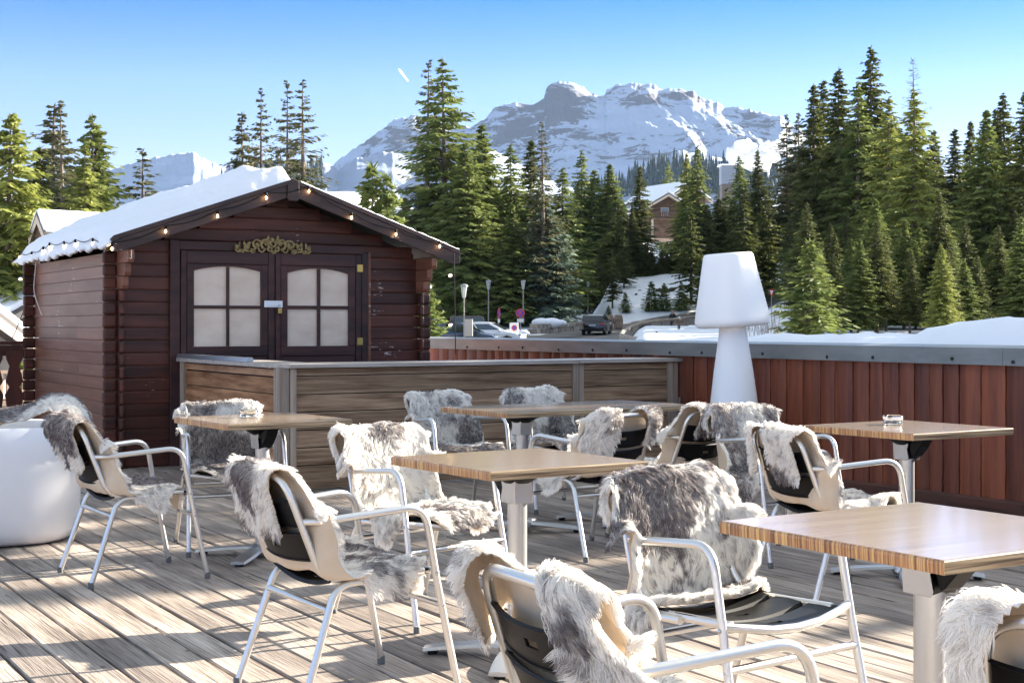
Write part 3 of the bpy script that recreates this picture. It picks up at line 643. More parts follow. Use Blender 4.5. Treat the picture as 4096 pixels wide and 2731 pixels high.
def sheet_resample(path, n):
    p = np.array(path, float); d = np.r_[0, np.cumsum(np.linalg.norm(np.diff(p, axis=0), axis=1))]; t = np.linspace(0, d[-1], n)
    # smooth via dense linear + box filter
    q = np.stack([np.interp(np.linspace(0, d[-1], 400), d, p[:, k]) for k in range(p.shape[1])], 1)
    ker = np.hanning(41); ker /= ker.sum(); qp = np.pad(q, ((20,20),(0,0)), mode='edge')
    q = np.stack([np.convolve(qp[:, k], ker, 'valid') for k in range(q.shape[1])], 1)
    d2 = np.r_[0, np.cumsum(np.linalg.norm(np.diff(q, axis=0), axis=1))]; t = np.linspace(0, d2[-1], n)
    return np.stack([np.interp(t, d2, q[:, k]) for k in range(q.shape[1])], 1), d2[-1]
def sheepskin(i, label, seed, N, rad, rear=.22, shift=0, twist=0, wid=1.0, front=.24, dark=.5, length=.036, gaps=(), lobes=(0,0), seatdrop=.0, flipside=0, patch=(3,3), tipdark=1.0):
    if isinstance(i, int): c_loc = chairs[i].location; az = CH[i][2]
    else: c_loc = Vector(i[0]); az = i[1]
    rg = np.random.RandomState(seed); sd_ = seed
    nv, nu = 120, 101
    path = [(-.245, .80-rear), (-.288, .80-rear*.5), (-.322,.762), (-.316,.789), (-.295,.795), (-.266,.772), (-.240,.68), (-.222,.55), (-.222,.475), (-.195,.425), (-.155,.428), (-.02,.438), (.12,.444), (front,.452), (front+.035,.44-seatdrop*.3), (front+.05,.40-seatdrop)]
    if not isinstance(i, int): path = i[2]
    elif front < .1: path = path[:11]+[(-.04,.447),(front,.452)]
    C, Ltot = sheet_resample(path, nv); tv = np.linspace(0, 1, nv); ys_, zs_ = C[:,0], C[:,1]
    ttop = tv[np.argmax(zs_)]
    # outline half width along the hide
    hw = np.interp(tv, [0, .06, .14, .22, ttop, .45, .60, .72, .82, .92, 1], np.array([.13, .21, .25, .25, .27, .30, .30, .285, .27, .20, .12])*wid)
    outl = []
    for sgn in (0, 1):
        nn = (vnoise(tv*7+sgn*31, tv*0+seed*.7, sd_)-.5)*.09+(vnoise(tv*16+sgn*11, tv*0, sd_+1)-.5)*.03
        lob = lobes[sgn]*np.exp(-((tv-.13)/.055)**2)+.05*np.exp(-((tv-.80)/.07)**2)
        outl.append(np.maximum(hw+nn+lob, .05))
    U = np.linspace(-1, 1, nu); X = np.zeros((nv, nu)); 
    D = np.where(U[None, :] < 0, U[None, :]*outl[0][:, None], U[None, :]*outl[1][:, None])
    cshift = shift*np.interp(tv, [0, ttop, .5, 1], [1.6, 1, .3, 0])+twist*(ttop-tv)*(tv < ttop)
    D = D+cshift[:, None]
    aD = np.abs(D); sg = np.sign(D); Yc = np.repeat(ys_[:, None], nu, 1); Zc = np.repeat(zs_[:, None], nu, 1)
    onback = smooth(ttop-.005, ttop+.03, tv)*(1-smooth(.60, .72, tv)); onseat = smooth(.60, .72, tv); rearw = 1-smooth(ttop-.03, ttop+.005, tv)
    high = smooth(.64, .74, zs_)*onback
    # back panel: wraps forward inside the arms
    d0 = .165; e = np.maximum(aD-d0, 0); rc = .095; th = np.minimum(e/rc, 1.25); extra = np.maximum(e-rc*1.25, 0)
    xw = d0+rc*np.sin(th)+extra*math.cos(1.25); yw = rc*(1-np.cos(th))+extra*math.sin(1.25)
    Xb = sg*np.minimum(np.where(aD < d0, aD, xw), 9); Yb = Yc+yw
    # high: saddle over the top
    Xh = sg*np.where(aD < .15, aD, .15+(aD-.15)*.85); Zh = Zc-np.maximum(aD-.14, 0)**1.5*1.9; Yh = Yc+np.maximum(aD-.15, 0)*.25
    # seat
    es = np.maximum(aD-.205, 0); ths = np.minimum(es/.05, 1.2); xs_ = .205+.05*np.sin(ths)*.6; Xs = sg*np.where(aD < .205, aD, xs_); Zs = Zc-.05*(1-np.cos(ths))-np.maximum(es-.06, 0)*.9-.012*(1-(np.minimum(aD,.2)/.2)**2)
    # rear
    ew = np.maximum(aD-.185, 0); Xr = sg*np.where(aD < .185, aD, .185+ew*.62); Yr = Yc-.012+ew*.72+.008*np.sin(D*22+seed); Zr = Zc-np.maximum(aD-.16, 0)**1.5*1.1
    X = onback[:, None]*(Xb*(1-high[:, None])+Xh*high[:, None])+onseat[:, None]*Xs+rearw[:, None]*Xr
    Yv = onback[:, None]*(Yb*(1-high[:, None])+Yh*high[:, None])+onseat[:, None]*Yc+rearw[:, None]*Yr
    Z = onback[:, None]*(Zc*(1-high[:, None])+Zh*high[:, None])+onseat[:, None]*Zs+rearw[:, None]*Zr
    wsum = (onback+onseat+rearw)[:, None]; X /= wsum; Yv /= wsum; Z /= wsum
    if not isinstance(i, int): X = D; Yv = Yc+0*D; Z = Zc-np.maximum(aD-.12, 0)**1.5*i[3]
    S3 = np.stack([X, Yv, Z], -1)
    # folds
    def normals(S):
        du = np.gradient(S, axis=1); dv = np.gradient(S, axis=0); n = np.cross(du, dv); n /= np.linalg.norm(n, axis=-1, keepdims=True)+1e-9; return n, du, dv
    Nn, du, dv = normals(S3)
    if Nn[int(nv*.8), nu//2, 2] < 0: Nn = -Nn; flip = True
    else: flip = False
    tt = tv[:, None]*Ltot
    fold = (fbm(D*7+seed, tt*5+seed*2, seed, 3)-.5)*.05+.010*np.sin(D*24+tt*9+seed)
    fold *= (.35+.65*np.clip(np.abs(U[None, :])**1.5+.3*rearw[:, None], 0, 1))
    S3 = S3+Nn*(.010+np.maximum(fold, -.008))[..., None]
    Nn, du, dv = normals(S3); 
    if flip: Nn = -Nn
    # hide mesh: leather underside + pale fur side, 3 mm thick
    top = S3+Nn*.0015; bot = S3-Nn*.0015
    idx = np.arange(nv*nu).reshape(nv, nu); Q = np.stack([idx[:-1,:-1], idx[:-1,1:], idx[1:,1:], idx[1:,:-1]], -1).reshape(-1, 4)
    if flip: Qt, Qb = Q[:, ::-1], Q
    else: Qt, Qb = Q, Q[:, ::-1]
    bd = np.array(list(idx[0,:])+list(idx[1:,-1])+list(idx[-1,-2::-1])+list(idx[-2:0:-1,0])); side = np.stack([bd, np.roll(bd,-1), np.roll(bd,-1)+nv*nu, bd+nv*nu], -1)
    Fa = np.concatenate([Qt, Qb+nv*nu, side]); mi = np.r_[np.ones(len(Qt), int), np.zeros(len(Qb)+len(side), int)].astype(np.int32)
    def cut(d_, t_):
        c_ = np.zeros(np.shape(d_), bool)
        for g0, g1 in gaps:
            u_ = (d_-(g0+g1)/2)/((g1-g0)/2); c_ |= (np.abs(u_) < 1) & (t_ < ttop+.03-.10*np.abs(u_)**3)
        return c_
    if gaps:
        cf = cut((D[:-1,:-1]+D[1:,1:])/2, np.repeat((tv[:-1,None]+tv[1:,None])/2, nu-1, 1)).ravel(); Qt, Qb = Qt[~cf], Qb[~cf]
        rows_ = np.concatenate([Qt, Qb+nv*nu]); E_ = np.concatenate([Qt[:, [k, (k+1) % 4]] for k in range(4)]); key = np.sort(E_, 1); _, inv_, cnt_ = np.unique(key, axis=0, return_inverse=True, return_counts=True); be = E_[cnt_[inv_.ravel()] == 1]
        side = np.stack([be[:,1], be[:,0], be[:,0]+nv*nu, be[:,1]+nv*nu], -1)
        Fa = np.concatenate([Qt, Qb+nv*nu, side]); mi = np.r_[np.ones(len(Qt), int), np.zeros(len(Qb)+len(side), int)].astype(np.int32)
    o = npmesh('sheepskin', np.concatenate([top.reshape(-1,3), bot.reshape(-1,3)]), Fa, [M_hide, M_under], mi=mi, smooth=True)
    o.matrix_world = Matrix.Translation(c_loc) @ Matrix.Rotation(-R(az), 4, 'Z')
    tag(o, label, 'sheepskin', 'sheepskins draped over the terrace chairs')
    # strands, density by area
    area = np.linalg.norm(np.cross(S3[1:,:-1]-S3[:-1,:-1], S3[:-1,1:]-S3[:-1,:-1]), axis=-1).ravel(); pr = area/area.sum()
    cell = rg.choice(len(pr), N, p=pr); ci, cj = cell//(nu-1), cell % (nu-1); fa, fb = rg.rand(N), rg.rand(N)
    # extra strands at the rim
    ne = N//12; e_i = rg.randint(0, nv-1, ne); side_ = rg.rand(ne) < .5; ci[:ne] = e_i; cj[:ne] = np.where(side_, 0, nu-2); fb[:ne] = np.where(side_, 0, 1.0)
    if gaps:
        dd = D[ci, cj]*(1-fb)+D[ci, cj+1]*fb; kp = ~cut(dd, (ci+fa)/(nv-1)); ci, cj, fa, fb = ci[kp], cj[kp], fa[kp], fb[kp]; N = len(ci)
    def samp(A):
        a = A[ci, cj]; b = A[ci, cj+1]; c_ = A[ci+1, cj]; d = A[ci+1, cj+1]; fa_, fb_ = fa[:, None], fb[:, None]
        return (a*(1-fb_)+b*fb_)*(1-fa_)+(c_*(1-fb_)+d*fb_)*fa_
    p0 = samp(top); nr = samp(Nn); tu = samp(du); tu /= np.linalg.norm(tu, axis=1, keepdims=True)+1e-9; tvv = samp(dv); tvv /= np.linalg.norm(tvv, axis=1, keepdims=True)+1e-9
    uu = (cj+fb)/(nu-1)*2-1; vv = (ci+fa)/(nv-1); lenm = vv*Ltot
    dl = samp(D[..., None])[:, 0]
    # flow: away from the spine and along the hide, tufted
    ang = (fbm(dl*14+3, lenm*14+seed, seed+5, 3)-.5)*9+(rg.rand(N)-.5)*.9
    along = np.where(vv < ttop, -1.0, 1.0)   # hang down on both sides of the back
    flow = tvv*(along*.75)[:, None]+tu*(np.sign(uu)*np.abs(uu)**2*.9)[:, None]
    flow = flow+tu*np.sin(ang)[:, None]*.75+tvv*np.cos(ang)[:, None]*.35
    cl = fbm(dl*26, lenm*26, seed+9, 2)
    L = length*(.65+.6*rg.rand(N))*(.8+.4*cl)
    stand = .55+.35*(fbm(dl*12, lenm*12, seed+21, 2)-.3)+.18*rg.rand(N)
    d1 = nr*stand[:, None]+flow*.45+rg.randn(N, 3)*.16; d1 /= np.linalg.norm(d1, axis=1, keepdims=True)
    d2 = d1*.55+flow*.6+np.array([0,0,-.16]); d2 /= np.linalg.norm(d2, axis=1, keepdims=True)
    d3 = d2*.7+flow*.3+rg.randn(N, 3)*.12+np.array([0,0,-.12]); d3 /= np.linalg.norm(d3, axis=1, keepdims=True)
    p1 = p0+d1*(L*.36)[:, None]; p2 = p1+d2*(L*.34)[:, None]; p3 = p2+d3*(L*.34)[:, None]
    # tufts: strands of one cell lean together
    wx = dl+(fbm(dl*30, lenm*30, seed+41, 2)-.5)*.03; wy = lenm+(fbm(dl*30+9, lenm*30, seed+43, 2)-.5)*.03; cs_ = .017
    cid = np.floor(wx/cs_).astype(np.int64)*4096+np.floor(wy/cs_+.5*(np.floor(wx/cs_) % 2)).astype(np.int64)
    _, gi, inv = np.unique(cid, return_index=True, return_inverse=True); g_ = gi[inv.ravel()]
    near = np.linalg.norm(p0-p0[g_], axis=1) < .04; kk = np.where(near, .62, 0)[:, None]*(.6+.4*rg.rand(N))[:, None]
    p3 = p3*(1-kk)+p3[g_]*kk; p2 = p2*(1-kk*.55)+p2[g_]*kk*.55
    Pp = np.stack([p0, p1, p2, p3], 1)
    # colour field: dark saddle patches with white limbs
    pf = fbm(dl*patch[0]*1.6+seed*3.1, lenm*patch[1]*1.5+seed, seed+31, 4)
    edgew = smooth(.72, 1.0, np.abs(uu)); pf = pf-.16*edgew+(dark-.5)*.55
    dk = smooth(.47, .62, pf); streak = .75*rg.rand(len(gi))[inv.ravel()]+.25*rg.rand(N)
    isd = (streak < (.22+.76*dk)).astype(float)
    tone = .5+.5*rg.rand(N); tone = tone*(.6+.4*dk)*tipdark
    tint = np.stack([0*tone+.05*dk, .15*tone*isd+.10*dk, .62*tone*isd+.06*dk, 1.0*tone*isd], 1)
    rr_ = rad*(.7+.6*rg.rand(N)); Rr = np.stack([rr_, rr_*.95, rr_*.7, rr_*.15], 1)
    cu = bpy.data.hair_curves.new('wool'); cu.add_curves([4]*N)
    cu.attributes['position'].data.foreach_set('vector', Pp.astype(np.float32).ravel())
    ra = cu.attributes.get('radius') or cu.attributes.new('radius', 'FLOAT', 'POINT'); ra.data.foreach_set('value', Rr.astype(np.float32).ravel())
    ti = cu.attributes.new('tint', 'FLOAT', 'POINT'); ti.data.foreach_set('value', np.clip(tint, 0, 1).astype(np.float32).ravel())
    cu.materials.append(M_wool); ho = bpy.data.objects.new('wool', cu); sc.collection.objects.link(ho); ho.parent = o
    return o
q = 1.0
sheepskin(0, 'sheepskin with a brown rear flap and grey seat, beside the white tub chair', 11, int(30000*q), .0011, rear=.25, shift=.0, dark=.52, lobes=(.05,.0), seatdrop=.07, front=.16, gaps=((.15,.45),))
sheepskin(1, 'sheepskin with a split brown flap and blue-grey seat, on the chair left of centre', 12, int(38000*q), .0009, rear=.24, shift=-.02, dark=.54, lobes=(.06,-.03), front=.17, seatdrop=.07, gaps=((.11,.45),))
sheepskin(2, 'bright white sheepskin with dark blotches, at the left corner of the centre table', 13, int(36000*q), .0011, rear=.2, dark=.36, wid=1.05, length=.036, front=.22)
sheepskin(3, 'grey streaked sheepskin on the chair behind the left table', 14, int(22000*q), .0014, rear=.15, dark=.66, wid=1.0, front=.24)
sheepskin(4, 'white sheepskin parted round two black back slats, in the middle of the picture', 15, int(22000*q), .0013, rear=.25, dark=.42, shift=-.02, wid=1.0, lobes=(.06,.08), front=.2, gaps=((-.07,.13),))
sheepskin(5, 'broad off-white sheepskin with one grey flap, in front of the tall lamp', 16, int(20000*q), .0014, rear=.17, dark=.42, wid=1.08, front=.2, gaps=((-.5,-.13),(.12,.5)))
sheepskin(6, 'white sheepskin hanging to both sides of the nearest chair back', 17, int(80000*q), .0006, rear=.24, dark=.38, wid=.95, lobes=(.08,.22), length=.034, front=.16, gaps=((-.19,.15),))
sheepskin(7, 'largest grey and white sheepskin, piled on the chair left of the front table', 18, int(80000*q), .0007, rear=.14, dark=.49, wid=1.02, length=.036, front=.0, lobes=(.05,.05))
sheepskin(8, 'white flecked sheepskin with a long brown flap, left of the right-hand ashtray table', 19, int(30000*q), .0011, rear=.26, dark=.46, wid=1.08, shift=.0, lobes=(.06,.0), front=.2, gaps=((-.16,-.03),(.17,.5)))
sheepskin(9, 'sheepskin with a dark band and pale rim, peeking out behind another near the fence', 20, int(16000*q), .0015, rear=.15, dark=.66, wid=1.0)
sheepskin(10, 'darkest grey sheepskin, on the chair behind the left end of the double table', 21, int(18000*q), .0016, rear=.15, dark=.78, wid=1.02, front=.24)
sheepskin(11, 'sheepskin of which only a grey and white arch shows behind the double table', 22, int(14000*q), .0016, rear=.15, dark=.62, wid=1.02)
sheepskin(12, 'white sheepskin cut off by the bottom right corner', 23, int(50000*q), .0006, rear=.25, dark=.30, wid=1.05, gaps=((-.17,.2),))

sheepskin(((-3.0, 8.33, 0), 78, [(-.42,.700),(-.2,.705),(.0,.715),(.18,.76),(.30,.825),(.40,.82),(.475,.72),(.495,.58),(.50,.46)], 1.2), 'dark brown and white sheepskin heaped on the rim of the white tub chair', 31, int(24000*q), .0011, dark=.62, wid=.85, length=.036)
# ---------------- tables ----------------
def zebra(name, axis):
    m = bpy.data.materials.new(name); m.use_nodes = True; n = m.node_tree.nodes; l = m.node_tree.links; b = n['Principled BSDF']
    tc = n.new('ShaderNodeTexCoord'); mp = n.new('ShaderNodeMapping'); l.new(tc.outputs['Object'], mp.inputs[0])
    mp.inputs['Scale'].default_value = (1.5, 190, 3) if axis == 'y' else (3, 3, 150)
    z = n.new('ShaderNodeTexNoise'); z.inputs['Scale'].default_value = 1; z.inputs['Detail'].default_value = 3; l.new(mp.outputs[0], z.inputs[0])
    cr = n.new('ShaderNodeValToRGB'); e = cr.color_ramp.elements
    cols = [(.34, (.15,.07,.035)), (.47, (.36,.17,.08)), (.55, (.46,.25,.11)), (.64, (.60,.40,.16))] if axis == 'y' else [(.36, (.11,.075,.05)), (.47, (.28,.19,.11)), (.60, (.44,.33,.20)), (.7, (.50,.38,.25))]
    while len(e) < 4: e.new(.5)
    for k, (p, c) in enumerate(cols): e[k].position = p; e[k].color = (*c, 1)
    l.new(z.outputs['Fac'], cr.inputs[0]); l.new(cr.outputs[0], b.inputs['Base Color']); b.inputs['Roughness'].default_value = .3; return m
M_ex, M_ez = zebra('zebrano_edge_crosscut', 'y'), zebra('zebrano_edge_lengthwise', 'z')
def topmat(name, ca, cb):
    return mat(name, ca, .16, col2=cb, scale=(2, 60, 1), detail=4, contrast=(.3,.7), spec=.6, coat=.6)
M_tops = [topmat('laminate_greige', (.58,.555,.545), (.69,.66,.64)), topmat('laminate_tan', (.33,.235,.15), (.46,.34,.23))]
M_cast = mat('cast_aluminium', (.50,.50,.50), .38, .9, bump=.05, bscale=(60,60,60))
def make_table(S=.72, th=.034):
    root = empty('bistro_table', (0,0,0)); h = S/2; zt_ = .75
    nx = 25
    top = MB(); top.box(-h+.006, h-.006, -h+.006, h-.006, zt_-.004, zt_); to = top.build('tabletop', M_tops[0], root)
    # edge ring with rounded profile
    prof = [(0,zt_-.0005),(.003,zt_-.0008),(.0055,zt_-.004),(.006,zt_-.010),(.0045,zt_-th+.002),(-.004,zt_-th),(-.05,zt_-th)]
    mb = MB(); cs = [(-1,-1),(1,-1),(1,1),(-1,1)]
    for k in range(4):
        a, b_ = cs[k], cs[(k+1) % 4]; mb.m = 1 if a[1] == b_[1] else 0
        A = [[(a[0]*(h-.006+d), a[1]*(h-.006+d), z) for d, z in prof], [(b_[0]*(h-.006+d), b_[1]*(h-.006+d), z) for d, z in prof]]
        mb.grid(A)
    mb.m = 0; mb.box(-h+.02, h-.02, -h+.02, h-.02, zt_-th+.003, zt_-.006)
    eo = mb.build('table_edge', [M_ex, M_ez], root, smooth=False)
    mb = MB(); mb.lathe([(.05,.66),(.09,.685),(.15,.705),(.165,.7135),(.165,.7155),(.02,.7158)], 28); mb.build('mounting_plate', M_black, root, smooth=True)
    MB().lathe([(.038,.03),(.038,.60),(.02,.60)], 28).build('column', M_cast, root, smooth=True)
    mb = MB(); outl = [(-.045,.585),(.045,.585),(.05,.60),(.04,.64),(.054,.70),(-.052,.70),(-.048,.64)]
    mb.prism(outl, -.045, -.041, 'y'); mb.prism(outl, .041, .045, 'y'); mb.box(-.045,-.040,-.041,.041,.585,.70); mb.build('tilt_bracket', M_cast, root, bevel=.002)
    mb = MB(); mb.lathe([(.026,-.035),(.03,-.033),(.03,.033),(.026,.035)], 16); o = mb.build('pivot', M_black, root, smooth=True); o.rotation_euler = (R(90),0,0); o.location = (.015,0,.612)
    mb = MB(); mb.prism([(.05,.715),(.15,.712),(.115,.655),(.075,.61),(.06,.60),(.048,.64)], -.034, .034, 'y'); lv = mb.build('tilt_lever', M_black, root, bevel=.004)
    MB().lathe([(.06,.012),(.075,.03),(.07,.055),(.045,.07)], 24).build('hub', M_cast, root, smooth=True)
    for k in range(4):
        a = math.pi/4+k*math.pi/2; mb = MB(); A = []
        for j in range(9):
            t = j/8; rr_ = .05+.32*t; wd = .034+.012*math.sin(math.pi*t)+.006*t; z = .055-.028*t**1.6; A.append([(rr_,-wd,z-.012),(rr_,-wd*.85,z),(rr_,0,z+.004),(rr_,wd*.85,z),(rr_,wd,z-.012),(rr_,0,z-.014)]+[(rr_,-wd,z-.012)])
        mb.X = Matrix.Rotation(a, 4, 'Z'); mb.grid(A); mb.add(A[-1][:6], [tuple(range(6))]); ft = mb.build('foot', M_cast, root, smooth=True)
        mb = MB(); mb.X = Matrix.Rotation(a, 4, 'Z'); mb.box(.32, .355, -.022, .022, 0, .016); mb.build('foot_pad', M_black, ft, bevel=.003)
    return root
t0 = make_table()
TB = [(-1.36, 7.74, 55, .72, 1, 'square bistro table with an ashtray at the left, in front of the counter corner', -90),
      (.02, 5.38, 56, .70, 0, 'square bistro table in the centre of the picture with a pale grey top', 180),
      (.06, 8.70, 55, .72, 0, 'left half of the double table in the middle distance', 180),
      (.655, 9.12, 55, .72, 0, 'right half of the double table in the middle distance', 180),
      (1.97, 7.10, 57, .72, 1, 'square bistro table with an ashtray at the right, in front of the red fence', 0),
      (1.045, 3.56, 58, .74, 0, 'nearest bistro table at the lower right with a striped wood edge', 0)]
for i, (x, y, az, S, tm, lb, rot) in enumerate(TB):
    t = t0 if i == 0 else copy_tree(t0)
    t.location = (x, y, 0); t.rotation_euler.z = R(90-az); t.scale = (S/.72, S/.72, 1); tag(t, lb, 'table', 'square bistro tables')
    for ch in t.children:
        if ch.name.startswith('tabletop') and tm:
            ch.data = ch.data.copy(); ch.data.materials[0] = M_tops[tm]
        if ch.name.startswith(('tilt_bracket', 'tilt_lever', 'pivot')) and rot: ch.rotation_euler.z += R(rot); ch.location = Matrix.Rotation(R(rot), 3, 'Z') @ ch.location
# ashtrays
M_glass = mat('clear_glass', (.95,.98,.97), .03); g_ = M_glass.node_tree.nodes['Principled BSDF']; g_.inputs['Transmission Weight'].default_value = 1; g_.inputs['IOR'].default_value = 1.48
def ashtray(x, y, lb):
    mb = MB(); seg = 40; prof = [(.02,.0),(.044,0),(.048,.003),(.052,.030),(.053,.034),(.050,.0355),(.046,.034),(.041,.012),(.038,.009),(.005,.009)]
    vs = []; fs = []
    for j, (r_, z_) in enumerate(prof):
        for k in range(seg):
            a = 2*math.pi*k/seg; notch = .010 if (j in (3,4,5,6) and k % 13 in (0,1)) else 0
            vs.append((r_*math.cos(a), r_*math.sin(a), z_-notch*(z_ > .02)))
    for j in range(len(prof)-1):
        for k in range(seg): fs.append((j*seg+k, j*seg+(k+1) % seg, (j+1)*seg+(k+1) % seg, (j+1)*seg+k))
    fs.append(tuple(range(seg-1,-1,-1))); fs.append(tuple((len(prof)-1)*seg+k for k in range(seg)))
    mb.add(vs, fs); o = mb.build('ashtray', M_glass, smooth=True); o.location = (x, y, .7515); o.scale = (1,1,1.25); tag(o, lb, 'ashtray', 'clear glass ashtrays')
p = G(994, 1668, .75); ashtray(p.x, p.y, 'clear glass ashtray on the left table')
p = G(3571, 1697, .75); ashtray(p.x, p.y, 'clear glass ashtray on the table by the red fence')
# ---------------- terrain ----------------
def gz(X, Y):
    X = np.asarray(X, float); Y = np.asarray(Y, float); Yc = np.maximum(Y, 1.0); a = X/Yc
    z = np.interp(Y, [0,30,60,76,95,115,130,147,200,300,600,3000], [-.9,-.8,-.5,-.15,-.05,.38,1.3,2.0,2.8,6,15,30])
    z = z-4.5*smooth(-.15,-.24,a)*smooth(15,30,Y)*(1-smooth(200,600,Y))
    z = z+1.0*smooth(.078,.093,a)*smooth(56,72,Y)*(1-smooth(104,116,Y))
    z = z+2.6*smooth(.15,.2,a)*smooth(80,120,Y)
    z = z+4.0*smooth(.056,.072,a)*smooth(124,150,Y)+3*smooth(150,240,Y)*smooth(-.05,.05,a)
    n = (fbm(X*.11+3, Y*.11, 4, 4)-.5)
    return z+n*(.35*smooth(20,60,Y)+1.6*smooth(124,140,Y)*smooth(.056,.075,a))*(1-.95*smooth(.095,.06,a)*(1-smooth(135,150,Y)))
rad = np.concatenate([np.linspace(1, 50, 20), np.linspace(53, 170, 110), np.geomspace(173, 3500, 70)]); az = np.radians(np.concatenate([np.linspace(-180,-27,34), np.linspace(-26,26,170), np.linspace(27,180,34)]))
Rg, Ag = np.meshgrid(rad, az, indexing='ij'); Xg, Yg = Rg*np.sin(Ag), Rg*np.cos(Ag); Zg = gz(Xg, Yg)
idx = np.arange(Zg.size).reshape(Zg.shape); Q = np.stack([idx[:-1,:-1], idx[1:,:-1], idx[1:,1:], idx[:-1,1:]], -1).reshape(-1,4)
M_gsnow = mat('ground_snow', (.72,.75,.80), .6, col2=(.84,.85,.87), scale=(.4,.4,.4), bump=.5, bscale=(.8,.8,.8))
o = npmesh('ground', np.stack([Xg, Yg, Zg], -1).reshape(-1,3), Q, M_gsnow, smooth=True); tag(o, 'snow-covered ground around and beyond the terrace', 'ground', kind='structure')
# road
ctr = [(-14,56),(-9,68),(-4,82),(1.5,97),(5.2,108),(9.0,118),(14.5,125.5),(22,129),(32,131),(44,132)]
c_, _ = sheet_resample(ctr, 60); tg = np.gradient(c_, axis=0); tg /= np.linalg.norm(tg, axis=1, keepdims=True); nr_ = np.stack([-tg[:,1], tg[:,0]], 1)
wdt = np.interp(np.arange(60), [0,25,59], [9,6,3.0])
offs = np.linspace(-1, 1, 9); V = []
for i in range(60):
    for s in offs:
        p = c_[i]+nr_[i]*s*wdt[i]; V.append((p[0], p[1], 0))
V = np.array(V); V[:,2] = gz(V[:,0], V[:,1])+.10; idx = np.arange(60*9).reshape(60, 9); Q = np.stack([idx[:-1,:-1], idx[:-1,1:], idx[1:,1:], idx[1:,:-1]], -1).reshape(-1,4)
o = npmesh('road', V, Q, mat('dry_asphalt', (.10,.095,.09), .8, col2=(.19,.17,.15), scale=(.4,.4,.4)), smooth=True); tag(o, 'grey asphalt road climbing away past the parked cars', 'road', kind='structure')

# ---------------- mountains ----------------
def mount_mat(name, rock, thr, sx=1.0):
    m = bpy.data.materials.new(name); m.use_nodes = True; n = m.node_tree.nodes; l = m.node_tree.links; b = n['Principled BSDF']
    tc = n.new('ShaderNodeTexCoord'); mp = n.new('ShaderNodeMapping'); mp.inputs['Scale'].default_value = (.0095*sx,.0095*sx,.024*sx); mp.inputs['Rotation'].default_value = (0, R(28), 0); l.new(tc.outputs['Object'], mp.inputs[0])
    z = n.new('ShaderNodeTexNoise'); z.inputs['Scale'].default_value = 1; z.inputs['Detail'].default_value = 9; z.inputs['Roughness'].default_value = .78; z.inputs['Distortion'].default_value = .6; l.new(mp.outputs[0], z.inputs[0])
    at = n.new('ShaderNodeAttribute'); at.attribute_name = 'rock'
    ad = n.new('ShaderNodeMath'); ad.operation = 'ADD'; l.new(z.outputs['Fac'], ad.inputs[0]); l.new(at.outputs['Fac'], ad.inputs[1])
    cr = n.new('ShaderNodeValToRGB'); cr.color_ramp.elements[0].position = thr; cr.color_ramp.elements[1].position = thr+.03; cr.color_ramp.elements[0].color = (.40,.48,.64,1); cr.color_ramp.elements[1].color = (*rock, 1)  # snow colour darkened and blued to stand in for shade on the slopes
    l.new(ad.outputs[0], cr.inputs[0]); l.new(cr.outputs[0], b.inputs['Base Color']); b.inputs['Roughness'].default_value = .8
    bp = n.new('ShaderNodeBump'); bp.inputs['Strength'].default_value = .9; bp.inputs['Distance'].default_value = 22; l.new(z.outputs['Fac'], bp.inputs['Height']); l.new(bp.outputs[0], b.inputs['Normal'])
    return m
def mountain(name, prof, Yr, Yb, seed, amp, m, label, rockf, nx=420, ny=130, jag=4, p=1.25):
    px = np.array([q[0] for q in prof], float); pyy = np.array([q[1] for q in prof], float)
    xs = np.linspace(px[0], px[-1], nx); yr = np.interp(xs, px, pyy)-(ridged(xs*.02, xs*0, seed, 4)-.5)*jag*2-(vnoise(xs*.09, xs*0, seed+3)-.5)*jag
    zj = EYE-(yr-HY)/F*Yr; zs0 = EYE-(np.interp(xs, px, pyy)-HY)/F*Yr
    t = np.concatenate([np.linspace(0, 1, ny), np.linspace(1.02, 1.5, 12)]); Tt, Xp = np.meshgrid(t, xs, indexing='ij')
    Yv = Yb+(Yr-Yb)*Tt; Xv = (Xp-HX)/F*Yv
    zb = 20.0; tc = np.clip(Tt, 0, 1); zr = zj; kj = tc**9; Zv = zb+(zs0[None, :]*(1-kj)+zj[None, :]*kj-zb)*tc**p
    env = np.clip(tc*(1-tc)*4, 0, 1)**.7
    rn = ridged(Xv/900+seed, Yv/700, seed, 6, .55); Zv = Zv+(rn-.62)*amp*env+(ridged(Xv/210+Yv/400, Yv/330, seed+8, 5)-.6)*amp*.28*env
    back = np.clip(Tt-1, 0, 1); Zv = Zv-back*(zr[None, :]-zb)*1.6
    Yv = Yv+(rn-.6)*amp*.5*env
    rk = rockf(Xp, np.clip(HY-(Zv-EYE)/Yv*F, 0, 2000), tc)
    idx = np.arange(Zv.size).reshape(Zv.shape); Q = np.stack([idx[:-1,:-1], idx[:-1,1:], idx[1:,1:], idx[1:,:-1]], -1).reshape(-1,4)
    o = npmesh(name, np.stack([Xv, Yv, Zv], -1).reshape(-1,3), Q, m, smooth=False, attrs={'rock': rk.ravel()}); tag(o, label, 'mountain', kind='structure'); return o
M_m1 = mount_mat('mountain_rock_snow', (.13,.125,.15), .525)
M_m2 = mount_mat('snowy_ridge', (.20,.19,.21), .66, 1.6)
